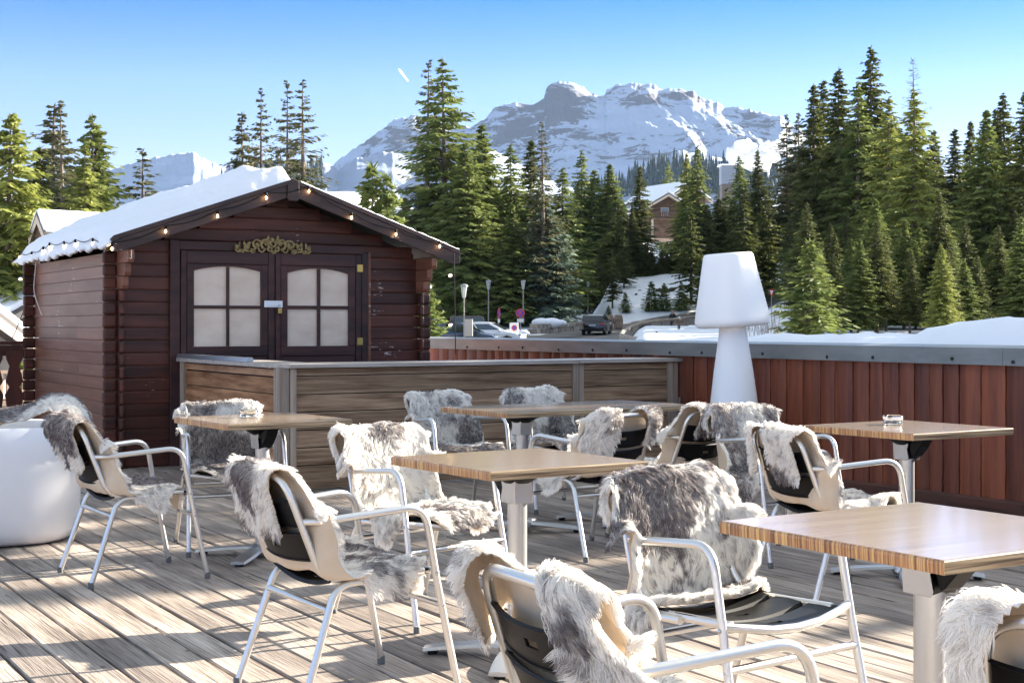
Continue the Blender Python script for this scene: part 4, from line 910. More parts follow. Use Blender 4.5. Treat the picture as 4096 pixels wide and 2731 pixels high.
main = [(1290,760),(1340,655),(1420,598),(1500,540),(1580,478),(1650,460),(1700,470),(1800,500),(1880,510),(1935,482),(1985,430),(2010,418),(2060,412),(2100,420),(2140,416),(2175,400),(2185,362),(2215,335),(2260,327),(2300,332),(2340,352),(2370,378),(2420,380),(2425,365),(2460,345),(2520,336),(2560,338),(2600,342),(2660,356),(2700,354),(2740,360),(2790,378),(2830,400),(2900,425),(2990,440),(3060,455),(3120,470),(3200,520),(3300,600),(3500,700),(3800,800)]
def rock1(x, y, t):
    g = lambda cx_, cy_, sx_, sy_, a: a*np.exp(-((x-cx_)/sx_)**2-((y-cy_)/sy_)**2)
    return g(2235,420,100,90,.24)+g(2050,520,110,100,.16)+g(2560,400,110,26,.13)+g(2730,385,60,22,.13)+g(2330,520,60,60,.09)+g(1560,580,120,70,.12)+g(2950,500,160,60,.06)+g(2560,600,160,50,.04)-.02+g(2480,480,200,40,-.10)+g(2780,470,120,30,-.05)
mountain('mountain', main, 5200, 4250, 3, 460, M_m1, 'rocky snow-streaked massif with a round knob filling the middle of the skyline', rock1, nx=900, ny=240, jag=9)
ridge = [(880,730),(910,665),(1000,652),(1080,640),(1160,640),(1230,650),(1300,655),(1350,690),(1420,640),(1500,622),(1570,612),(1640,640),(1750,660),(1850,610),(1950,590),(2050,640),(2150,700),(2300,760),(2450,740),(2600,660),(2720,600),(2760,612),(2900,640),(3000,600),(3100,640),(3300,700),(3600,700),(4300,680)]
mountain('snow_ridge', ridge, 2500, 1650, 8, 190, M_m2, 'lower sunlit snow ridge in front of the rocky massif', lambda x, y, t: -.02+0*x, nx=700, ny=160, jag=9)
left = [(-300,760),(100,745),(300,720),(480,672),(560,640),(680,620),(740,612),(775,613),(830,640),(880,660),(960,690),(1100,720)]
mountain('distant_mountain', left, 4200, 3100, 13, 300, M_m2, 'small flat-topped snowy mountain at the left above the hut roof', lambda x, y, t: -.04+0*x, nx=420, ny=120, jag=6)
slope = [(-400,1000),(0,960),(300,900),(450,830),(600,800),(900,800),(1300,770),(1400,765),(1500,790),(1640,830),(1800,900),(2100,1000),(2600,1080)]
mountain('snow_slope', slope, 420, 230, 17, 10, M_gsnow, 'smooth white snowfield rising just behind the hut', lambda x, y, t: -.3+0*x, nx=120, ny=40, jag=2)
# contrail
o = MB().tube([P(1594,275,9000), P(1600,283,9000), P(1632,326,9000)], [1, 7, 5], 8).build('contrail', mat('vapour', (.95,.95,.95), 1, trans=.5)); tag(o, 'short white aircraft trail high in the sky', 'contrail', kind='stuff')
# steam cloud above the trees
def puffs(name, blobs, label, m):
    mb = MB()
    rr = random.Random(4)
    for (x, y, r, Yd) in blobs:
        c = P(x, y, Yd); rad_ = r/F*Yd; bm = bmesh.new(); bmesh.ops.create_icosphere(bm, subdivisions=3, radius=1)
        vs = [tuple(Vector(c)+Vector(v.co)*rad_*(1+.28*(vnoise(v.co.x*3+x, v.co.y*3+v.co.z*2, 5)-.5)*2)) for v in bm.verts]; fs = [[v.index for v in f.verts] for f in bm.faces]; bm.free(); mb.add(vs, fs)
    o = mb.build(name, m, smooth=2); tag(o, label, 'cloud', kind='stuff'); return o
M_steam = mat('steam', (.97,.97,.97), 1, trans=.5, spec=0)
puffs('steam_cloud', [(2935,620,34,1800),(2965,600,36,1800),(2990,595,34,1800),(3015,612,30,1800),(2950,640,34,1800),(2995,640,42,1800),(3035,630,30,1800),(3060,600,26,1800),(3075,585,22,1800),(3110,590,28,1800),(3090,620,34,1800),(3135,545,18,1800),(3150,600,30,1800),(3190,560,22,1800),(3040,650,40,1800)], 'white puff of steam rising behind the trees right of the massif', M_steam)

# ---------------- trees ----------------
def foliage(name, ca, cb, tr=.35):
    return mat(name, ca, .7, col2=cb, scale=(.55,.55,.55), detail=5, contrast=(.35,.65), trans=tr, spec=.2)
M_fy = foliage('yellow_green_needles', (.13,.155,.035), (.29,.31,.08)); M_fg = foliage('green_needles', (.08,.11,.03), (.21,.245,.07)); M_fd = foliage('dark_needles', (.05,.062,.02), (.135,.15,.045))
M_fb = foliage('blue_spruce_needles', (.07,.11,.08), (.17,.22,.17)); M_fo = foliage('olive_thin_needles', (.05,.065,.03), (.13,.12,.06)); M_tw = mat('bare_larch_twigs', (.07,.055,.055), .8)
M_bark = mat('spruce_bark', (.09,.065,.05), .9, col2=(.19,.15,.12), scale=(4,4,1))
def spruce(seed, H, Rb, base=.08, nw=44, nb=6, droop=.25, fol=1.0, tw=.10, shape=.85, gap=0.0, tip=.25, lean=0):
    rg = np.random.RandomState(seed); V = []; Fi = []; n0 = 0; TV = MB()
    TV.tube([(0,0,-1.5),(0,0,H*.3),(lean*.5,0,H*.65),(lean,0,H)], [H*.0135, H*.0105, H*.006, .015], 7)
    cols = []
    for wi in range(nw):
        t = base+(1-base)*((wi+rg.rand()*.7)/nw)**.92; z = H*t+rg.randn()*.1*H/nw
        Rl = Rb*((1-t)/(1-base))**shape*(.9+.2*rg.rand())+.10
        if t < base+.10: Rl *= .6+4*(t-base)
        k = max(3, int(nb*(.6+.5*(1-t))))
        a0 = rg.rand()*6.28; zw = z
        for bi in range(k):
            if rg.rand() < gap: continue
            a = a0+6.28*bi/k+rg.randn()*.25; z = zw+(rg.rand()-.5)*H*(1-base)/nw*1.8; L = Rl*(.45+.75*rg.rand()**.8) ; up0 = .35*(t-.45)-.16*rg.rand()+.05; ns = max(5, int(L/.22))
            s = np.linspace(0, 1, ns+1); rr_ = L*s; zz = z+L*(up0*s-droop*s*s+tip*s**4*.6); 
            bx = np.cos(a)*rr_; by = np.sin(a)*rr_; pts = np.stack([bx+lean*t, by, zz], 1)
            TV.tube([tuple(pts[0]), tuple(pts[ns//2]), tuple(pts[-1])], [.022*H/20+.004, .014*H/20, .004], 3, cap=False)
            for j in range(1, ns+1):
                sj = s[j]
                if sj < .12: continue
                for side in (-1, 1, 0):
                    if rg.rand() > fol*(.85 if side else .7): continue
                    ll = (.30+.42*(1-sj))*min(L, 1.9)*(.5+.8*rg.rand())*.72+.12
                    da = a+side*(.75+.35*rg.rand()); dr = -.18-.55*rg.rand()*droop*3 if side else -.9*rg.rand()-.15
                    if side == 0: ll *= .7
                    d = np.array([math.cos(da), math.sin(da), dr+.1]); d /= np.linalg.norm(d); p = pts[j]+rg.randn(3)*.03
                    wv = np.cross(d, rg.randn(3)); wv /= np.linalg.norm(wv)+1e-6; wdh = tw*(.7+.7*rg.rand())*(.6+.5*(1-sj))
                    q1 = p+d*ll*.45+np.array([0,0,-.02]); q2 = p+d*ll+np.array([0,0,-.12*ll])
                    V += [p-wv*wdh*.35, p+wv*wdh*.35, q1+wv*wdh, q1-wv*wdh, q2]; Fi += [(n0,n0+1,n0+2,n0+3),(n0+3,n0+2,n0+4,n0+4)]; n0 += 5
        # tip
    for j in range(int(10*fol)+2):
        z = H*(1-.03*rg.rand()); a = rg.rand()*6.28; p = np.array([lean,0,z]); d = np.array([math.cos(a)*.5, math.sin(a)*.5, .55]); wv = np.array([-math.sin(a), math.cos(a), 0]); V += [p-wv*.02, p+wv*.02, p+d*.2+wv*.03, p+d*.2-wv*.03, p+d*.45]; Fi += [(n0,n0+1,n0+2,n0+3),(n0+3,n0+2,n0+4,n0+4)]; n0 += 5
    V = np.array(V); F4 = [f for f in Fi if f[2] != f[3]]; F3 = [f[:3] for f in Fi if f[2] == f[3]]
    return V, F4, F3, TV
def crown_mesh(V, F4, F3):
    me = bpy.data.meshes.new('crown'); me.from_pydata(V.tolist(), [], [tuple(f) for f in F4]+[tuple(f) for f in F3]); return me
PROTO = {}
specs = {   # seed,H,Rb, kwargs, material
 'dense': (1, 18, 4.0, dict(nw=60, nb=10, droop=.28, tw=.12), M_fg), 'dense2': (2, 20, 4.4, dict(nw=62, nb=10, droop=.35, tw=.12, shape=.75), M_fy),
 'narrow': (3, 20, 2.9, dict(nw=60, nb=9, droop=.3, tw=.10, base=.12), M_fd), 'dark': (4, 22, 4.0, dict(nw=60, nb=9, droop=.3, tw=.12, base=.15, gap=.08), M_fd),
 'mid': (5, 20, 3.7, dict(nw=54, nb=8, droop=.3, tw=.11, base=.15, gap=.12, fol=.9), M_fg), 'sparse': (6, 20, 3.3, dict(nw=44, nb=7, droop=.12, tw=.085, base=.12, gap=.15, fol=.7, tip=.35), M_fo),
 'thin': (7, 18, 3.0, dict(nw=48, nb=8, droop=.22, tw=.09, base=.1, gap=.12, fol=.75), M_fo), 'big': (8, 24, 5.2, dict(nw=54, nb=8, droop=.32, tw=.13, base=.2, gap=.14, fol=.95, tip=.4), M_fg),
 'blue': (9, 10, 2.7, dict(nw=46, nb=10, droop=.2, tw=.12, base=.02, shape=.55), M_fb), 'young': (10, 5, 1.3, dict(nw=26, nb=8, droop=.1, tw=.07, base=.03), M_fg),
 'larch': (11, 20, 3.0, dict(nw=46, nb=5, droop=-.12, tw=.018, base=.3, gap=.1, fol=.5), M_tw), 'column': (12, 6, .8, dict(nw=40, nb=9, droop=.0, tw=.08, base=.02, shape=.35), M_fy),
 'far': (14, 20, 4.2, dict(nw=34, nb=7, droop=.3, tw=.19, base=.1, gap=.08), M_fd), 'far2': (15, 20, 3.6, dict(nw=36, nb=6, droop=.28, tw=.17, base=.14, gap=.14), M_fd),
 'yellow': (13, 22, 4.3, dict(nw=58, nb=9, droop=.33, tw=.12, base=.06, gap=.06), M_fy)}
FOREST = []
def forest_tree(k, xS, yS, Y, fat): FOREST.append((k, xS, yS, Y, fat))
def build_forest(name, label):
    VV = []; FF = []; n0 = 0; rg = np.random.RandomState(77); cache = {}
    for k, xS, yS, Y, fat in FOREST:
        if k not in cache:
            s_, H, Rb, kw, m = specs[k]; V, F4, F3, TV = spruce(s_, H, Rb, **kw); F4 = np.array(F4); tri = np.concatenate([F4[:, [0,1,2]], F4[:, [0,2,3]], np.array(F3)]); tv = np.array(TV.v); tf = []
            for f in TV.f:
                for q in range(1, len(f)-1): tf.append((f[0], f[q], f[q+1]))
            cache[k] = (np.concatenate([V, tv]), np.concatenate([tri, np.array(tf)+len(V)]), H, len(V))
        V, T_, H0, nv_ = cache[k]; tp = P(xS, yS, Y); z0 = float(gz(tp.x, Y)); s = (tp.z-z0)/H0; a = rg.rand()*6.28; ca, sa = math.cos(a), math.sin(a)
        W = np.stack([(V[:,0]*ca-V[:,1]*sa)*s*fat+tp.x, (V[:,0]*sa+V[:,1]*ca)*s*fat+Y, V[:,2]*s+z0], 1); VV.append(W); FF.append(T_+n0); n0 += len(W)
    o = npmesh(name, np.concatenate(VV), np.concatenate(FF), M_fd); tag(o, label, 'forest', kind='stuff'); return o
trees_root = None
def proto(k):
    if k not in PROTO:
        s_, H, Rb, kw, m = specs[k]; V, F4, F3, TV = spruce(s_, H, Rb, **kw); me = crown_mesh(V, F4, F3); me.materials.append(m); me.shade_flat()
        tr = TV.build('trunk', M_bark, None, fix=False); tm = tr.data; bpy.data.objects.remove(tr); PROTO[k] = (me, tm, H)
    return PROTO[k]
def tree(k, xS, yS, Y, label=None, name='spruce_tree', group='spruces around the terrace', z0=None, rot=None, fat=1.0, cat='tree', cls=True):
    me, tm, H0 = proto(k); tp = P(xS, yS, Y); gz_ = float(gz(tp.x, Y)) if z0 is None else z0; H = tp.z-gz_; s = H/H0
    r = empty(name, (tp.x, Y, gz_), rnd.random()*6.28 if rot is None else rot, label=label, cat=cat, group=group); q_ = rnd.uniform(.88, 1.14); r.scale = (s*fat*q_, s*fat/q_, s); r.rotation_euler.x = rnd.uniform(-.025,.025); r.rotation_euler.y = rnd.uniform(-.025,.025)
    c = bpy.data.objects.new('crown', me); sc.collection.objects.link(c); c.parent = r; t = bpy.data.objects.new('trunk', tm); sc.collection.objects.link(t); t.parent = r
    return r
D = 1.7415
TL = [
 ('dense2', 8, 262, 62, 'bright yellow-green spruce cut by the left edge', 1.15),
 ('narrow', 76, 335, 75, 'small dark spruce beside the tree at the left edge', 1.2),
 ('thin', 108, 246, 84, 'thin-topped tall spruce, leftmost of the trio behind the hut', 1.3),
 ('sparse', 156, 236, 80, 'tall spruce with a bare lit trunk in the middle of the left trio', 1.1),
 ('yellow', 190, 335, 76, 'broad yellow-green spruce low in the left clump', 1.1),
 ('mid', 216, 263, 82, 'tall green spruce, rightmost of the trio behind the hut', 1.1),
 ('narrow', 238, 300, 90, 'dark narrow spruce at the right side of the left clump', 1.2),
 ('thin', 132, 310, 88, 'small spruce between the two tallest of the left clump', 1.1),
 ('sparse', 330, 345, 95, 'single small thin brownish spruce behind the snowy roof', 1.5),
 ('thin', 566, 262, 90, 'scruffy spruce, leftmost of the group above the hut ridge', 1.1),
 ('sparse', 600, 209, 88, 'gaunt spruce with a bent top above the hut ridge', 1.0),
 ('sparse', 661, 188, 86, 'bare-trunked spruce, left of the closest pair above the hut ridge', .85),
 ('sparse', 698, 190, 84, 'bare-trunked spruce, right of the closest pair above the hut ridge', 1.1),
 ('thin', 636, 345, 95, 'low spruce top between the gaunt trees above the hut ridge', 1.1),
 ('young', 856, 388, 66, 'small reddish-topped spruce just behind the right roof slope', .8),
 ('young', 893, 412, 66, 'small spruce next to the red-topped one behind the roof', .8),
 ('dense', 930, 455, 70, 'bushy low spruce filling the gap behind the roof end', 1.1),
 ('sparse', 978, 140, 84, 'tall slender spruce, left partner of the big central pair', 1.0),
 ('big', 1026, 138, 82, 'tallest central spruce with drooping branches and visible trunk', 1.12),
 ('dense', 1112, 288, 86, 'full green spruce immediately right of the tallest central one', 1.15),
 ('mid', 1182, 332, 100, 'slim spruce in front of the left part of the massif', 1.0),
 ('narrow', 1216, 322, 108, 'narrow dark spruce beside the rust-topped one', 1.1),
 ('sparse', 1250, 284, 100, 'rust-topped spruce with horizontal boughs below the round rock knob', 1.05),
 ('mid', 1292, 385, 112, 'green spruce directly right of the rust-topped one', 1.2),
 ('mid', 1336, 345, 118, 'pointed spruce in front of the centre of the massif', 1.0),
 ('dense', 1366, 392, 120, 'yellowish spruce behind the far street lamp', 1.0),
 ('dense', 1406, 378, 128, 'spruce left of the forest chalet with a broad green crown', 1.1),
 ('narrow', 1470, 382, 150, 'slim spruce just left of the forest chalet roof', 1.2),
 ('yellow', 1236, 440, 96, 'broad bright green spruce above the blue spruce', 1.15),
 ('dense', 1172, 470, 84, 'thick green spruce behind the second street lamp', 1.2),
 ('yellow', 1325, 420, 112, 'tall yellow-green spruce right of the blue spruce', .85),
 ('dense', 1070, 330, 80, 'dark green spruce behind the parked cars', 1.1),
 ('dense2', 1010, 420, 72, 'shaggy spruce over the end of the hut roof', 1.1),
 ('blue', 1258, 480, 112, 'rounded blue-grey spruce behind the stone wall', .98),
 ('dense', 1150, 560, 80, 'low spruce in shade behind the middle lamps', 1.2),
 ('dense', 1100, 520, 78, 'lower dark spruce behind the off-road car', 1.2),
 ('column', 1208, 655, 120, 'small columnar evergreen beside the no-parking sign', 1.1),
 ('young', 992, 668, 44, 'small bright spruce beside the nearest street lamp', 1.0),
 ('mid', 1532, 372, 250, 'dark spruce behind the forest chalet', 1.0),
 ('mid', 1600, 335, 150, 'twin-topped green spruce right of the forest chalet', .95),
 ('yellow', 1580, 352, 152, 'lit spruce touching the forest chalet roof', .9),
 ('narrow', 1620, 470, 145, 'lower spruce hiding the chalet flank', 1.4),
 ('mid', 1700, 358, 160, 'spruce in front of the grey chimney block', 1.0),
 ('dark', 1745, 345, 150, 'spruce silhouetted against the steam cloud', .9),
 ('thin', 1810, 265, 150, 'thin spruce top left of the tall right-hand forest', 1.0),
 ('thin', 1838, 262, 150, 'second thin spruce top left of the tall right-hand forest', 1.0),
 ('narrow', 1868, 192, 125, 'narrow spruce, leftmost tip of the tall right-hand forest', 1.1),
 ('narrow', 1893, 185, 128, 'narrow spruce second from the left in the tall right-hand forest', 1.0),
 ('dark', 1920, 160, 122, 'dark spruce with a crooked top left of the highest tree', 1.0),
 ('dark', 1998, 108, 120, 'highest spruce of the whole picture in the right-hand forest', 1.0),
 ('mid', 1968, 190, 118, 'dark spruce tucked against the left of the highest one', 1.0),
 ('yellow', 2032, 225, 112, 'yellow-green spruce right below the highest tree', 1.0),
 ('yellow', 2096, 208, 96, 'big pale green spruce with a long bare lit trunk', 1.05),
 ('dark', 2140, 300, 125, 'dark spruce behind the big pale green one', 1.0),
 ('narrow', 2196, 295, 120, 'small spruce in the dip of the right skyline', 1.0),
 ('narrow', 2218, 278, 122, 'second small spruce in the dip of the right skyline', 1.0),
 ('dense', 2262, 255, 100, 'green spruce right of the skyline dip', .9),
 ('narrow', 2282, 248, 118, 'dark narrow spruce near the right edge', 1.0),
 ('dark', 2315, 215, 105, 'tall dark spruce near the right edge', 1.0),
 ('dark', 2350, 205, 100, 'tall dark spruce cut by the right edge', 1.0),
 ('young', 1856, 558, 62, 'young spruce with a pointed tip right of the white lamp', 1.15),
 ('dense2', 2165, 560, 70, 'spruce bough catching the sun above the snow bank', 1.0),
]
for k, x, y, Yd, lb, fat in TL:
    if 900 < x < 1300 and lb.find('young') < 0 and k != 'young': Yd = max(Yd, 126+(x*7 % 13))
    if 1300 <= x < 1560: Yd = max(Yd, 166)
    if 'blue' in lb and k == 'blue': Yd = 128
    tree(k, x*D, y*D, Yd, lb, fat=fat*1.22 if k != 'sparse' else fat*1.1)
tree('larch', 2108*D, 135*D, 118, 'bare leafless larch standing above the right-hand forest', name='larch_tree', fat=1.15, group=None)
# the rest of the dark forest
rr = random.Random(21)
fl_ = []
for i in range(64):
    x = 1500+rr.random()*900 if i < 44 else 1380+rr.random()*420
    y = np.interp(x, [1380,1500,1650,1760,1850,1950,2050,2150,2200,2300,2400], [470,440,430,420,330,260,260,360,360,300,280])+rr.uniform(0, 150); fl_ += [(x, y, rr.uniform(126, 175))] if not 1455 < x < 1575 else []
for i, (x, y, Yd) in enumerate(fl_):
    forest_tree(rr.choice(['far','far2']), x*D, y*D, Yd, 1.3)
for i in range(46):
    x = rr.uniform(935, 1440); y = np.interp(x, [935,1000,1100,1200,1300,1400,1440],[430,400,400,430,430,440,455])+rr.uniform(0,120); tree(rr.choice(['dense','mid','yellow','dark','narrow']), x*D, y*D, rr.uniform(132, 150) if x < 1250 else rr.uniform(168, 185), 'one of the overlapping spruces in the wall of trees left of the chalet', group='overlapping spruces in the central wall of trees', fat=1.25)
for x, y, k_ in [(1448,500,'dark'),(1462,545,'dense'),(1490,600,'dark'),(1515,592,'dense'),(1542,596,'dark'),(1568,520,'dark'),(1585,470,'mid'),(1430,585,'dense'),(1600,560,'dense'),(1640,520,'dark'),(1665,480,'mid'),(1690,540,'dense'),(1720,500,'dark'),(1750,520,'dense')]:
    tree(k_, x*D, y*D, rr.uniform(152,158), 'one of the shaded spruces along the top of the snowy bank', group='shaded spruces along the top of the snowy bank', fat=1.4)
for i, (u, zt_) in enumerate([(2.2,6.2),(3.1,6.5),(4.0,6.9),(4.9,6.8),(5.8,6.3),(6.6,7.3),(7.5,8.2),(8.3,7.9),(9.2,8.8),(10.1,8.2),(11.0,8.8),(12.0,8.3),(13.1,8.7),(14.2,8.2)]):
    q3 = T(22.0+(i % 2)*.6, u); me_, tm_, H0_ = proto('dense'); s_ = (zt_+.9)/H0_
    r_ = empty('spruce_tree', (q3.x, q3.y, -.9), i*1.3, label='one of the spruces beyond the right edge whose shade falls on the deck', cat='tree', group='spruces beyond the right edge'); r_.scale = (s_*.95, s_*.95, s_)
    for nm_, m_ in (('crown', me_), ('trunk', tm_)): c_o = bpy.data.objects.new(nm_, m_); sc.collection.objects.link(c_o); c_o.parent = r_
for i in range(95):
    x = rr.uniform(1385, 2370); Yd = rr.uniform(158, 190); lo = np.interp(x, [1380,1450,1470,1575,1600,1750,1850,1950,2050,2150,2200,2300,2370], [440,470,575,575,450,430,350,290,280,360,390,340,320]); y = lo+rr.uniform(0, 1)**1.4*(565-min(lo,560))
    forest_tree(rr.choice(['far','far2']), x*D, y*D, Yd if not 1460 < x < 1585 else 160, 1.5)
for i in range(22):
    x = rr.uniform(1830, 2370); y = rr.uniform(440, 600); tree(rr.choice(['dark','dense','dark']), x*D, y*D, rr.uniform(72, 86), 'one of the dark spruces whose feet are hidden by the snow bank', group='dark spruces hidden by the snow bank', fat=1.3)
for i, (x, y) in enumerate([(1472,565),(1496,572),(1522,570),(1548,566),(1566,548),(1456,520),(1588,500),(1602,455),(1625,470),(1648,455)]):
    tree('dark', x*D, y*D, 153, 'one of the spruces hiding the foot of the forest chalet', group='spruces hiding the foot of the forest chalet', fat=2.0)
for i in range(12):
    x = -10+rr.random()*290; y = rr.uniform(420, 480); tree(rr.choice(['narrow','mid']), x*D, y*D, rr.uniform(95,115), 'low spruce in the shaded fill behind the hut at far left', group='low spruces behind the hut', fat=1.3)
for i, (x, y, k_) in enumerate([(1452,470,'narrow'),(1478,560,'dark'),(1500,585,'narrow'),(1530,575,'dark'),(1556,560,'mid'),(1575,430,'dark'),(1440,520,'dark')]):
    tree(k_, x*D, y*D, 162+i, 'one of the dark spruces crowding round the forest chalet', group='dark spruces round the forest chalet', fat=1.3)
for i in range(34):
    x = 1835+rr.random()*560; y = rr.uniform(470, 600); tree(rr.choice(['dense','dark','dense']), x*D, y*D, rr.uniform(84, 108), 'one of the bushy spruces standing just beyond the snow bank', group='bushy spruces beyond the snow bank', fat=1.35)
for i in range(46):
    x = rr.choice([1790+rr.random()*620, 1790+rr.random()*620, 1385+rr.random()*330]); y = rr.uniform(500, 610)
    if 1460 < x < 1562: y = rr.uniform(590, 612)
    tree(rr.choice(['dense','dark','narrow']), x*D, y*D, rr.uniform(108, 124) if x > 1750 else rr.uniform(160, 172), 'one of the low spruces filling the shaded foot of the forest', group='low shaded spruces at the foot of the forest', fat=1.7)
# small spruces on the snowy bank
for x, y, b_, lb in [(1497,648,668,'tiny spruce high on the snowy bank'),(1437,672,722,'bushy little spruce in the middle of the snowy bank'),(1505,690,702,'tiny low spruce at the foot of the bank'),(1487,697,708,'tiny round spruce left of the walkers'),(1398,702,722,'small dark shrub-like spruce behind the dark car'),(1525,652,660,'small spruce on the brown outcrop of the bank'),(1565,650,672,'small leaning spruce at the right end of the bank')]:
    tree('young', x*D, y*D, 132, lb, group='small spruces on the snowy bank', fat=1.5)
for i in range(50):
    x = rr.uniform(1385, 1780); y = rr.uniform(470, 570) if not 1465 < x < 1575 else rr.uniform(572, 600); forest_tree(rr.choice(['far','far2']), x*D, y*D, rr.uniform(150, 160), 1.9)
build_forest('dark_forest', 'deep shaded spruce forest filling the slope behind the nearer trees')
def scatter_cones(name, label, n, fn, hmin, hmax, m, seed):
    rg = np.random.RandomState(seed); V = []; Fq = []
    for i in range(n):
        x, y, z = fn(rg); h = rg.uniform(hmin, hmax); b0 = len(V); r = h*.17
        for lv in range(3):
            zz = z+h*lv*.27; rr2 = r*(1-lv*.28)
            for k in range(5): a = k*1.2566+rg.rand(); V.append((x+rr2*math.cos(a), y+rr2*math.sin(a), zz))
            V.append((x, y, zz+h*.45)); c = b0+lv*6
            for k in range(5): Fq.append((c+k, c+(k+1) % 5, c+5, c+5))
    me = bpy.data.meshes.new(name); me.from_pydata(V, [], [f[:3] for f in Fq]); me.materials.append(m); o = bpy.data.objects.new(name, me); sc.collection.objects.link(o); tag(o, label, 'forest', kind='stuff')
dg = bpy.context.evaluated_depsgraph_get(); dg.update(); rid = bpy.data.objects['snow_ridge']
def onridge(rg, xr=(2300,3200), yr=(650,790)):
    while True:
        px_, py_ = rg.uniform(*xr), rg.uniform(*yr); d = (P(px_, py_, 1)-Vector((0,0,EYE))).normalized(); ok, loc, nn, ii = rid.ray_cast(Vector((0,0,EYE)), d)
        if ok: return loc.x, loc.y, loc.z-1
scatter_cones('far_forest', 'scattered dark conifers on the far snowy slope below the massif', 420, onridge, 18, 34, mat('far_needles', (.03,.045,.035), .9), 5)
scatter_cones('distant_woods', 'thin speckle of far conifers on the slope above the hut roof', 160, lambda rg: onridge(rg, (500,1300), (660,760)), 14, 26, MATS['far_needles'], 6)
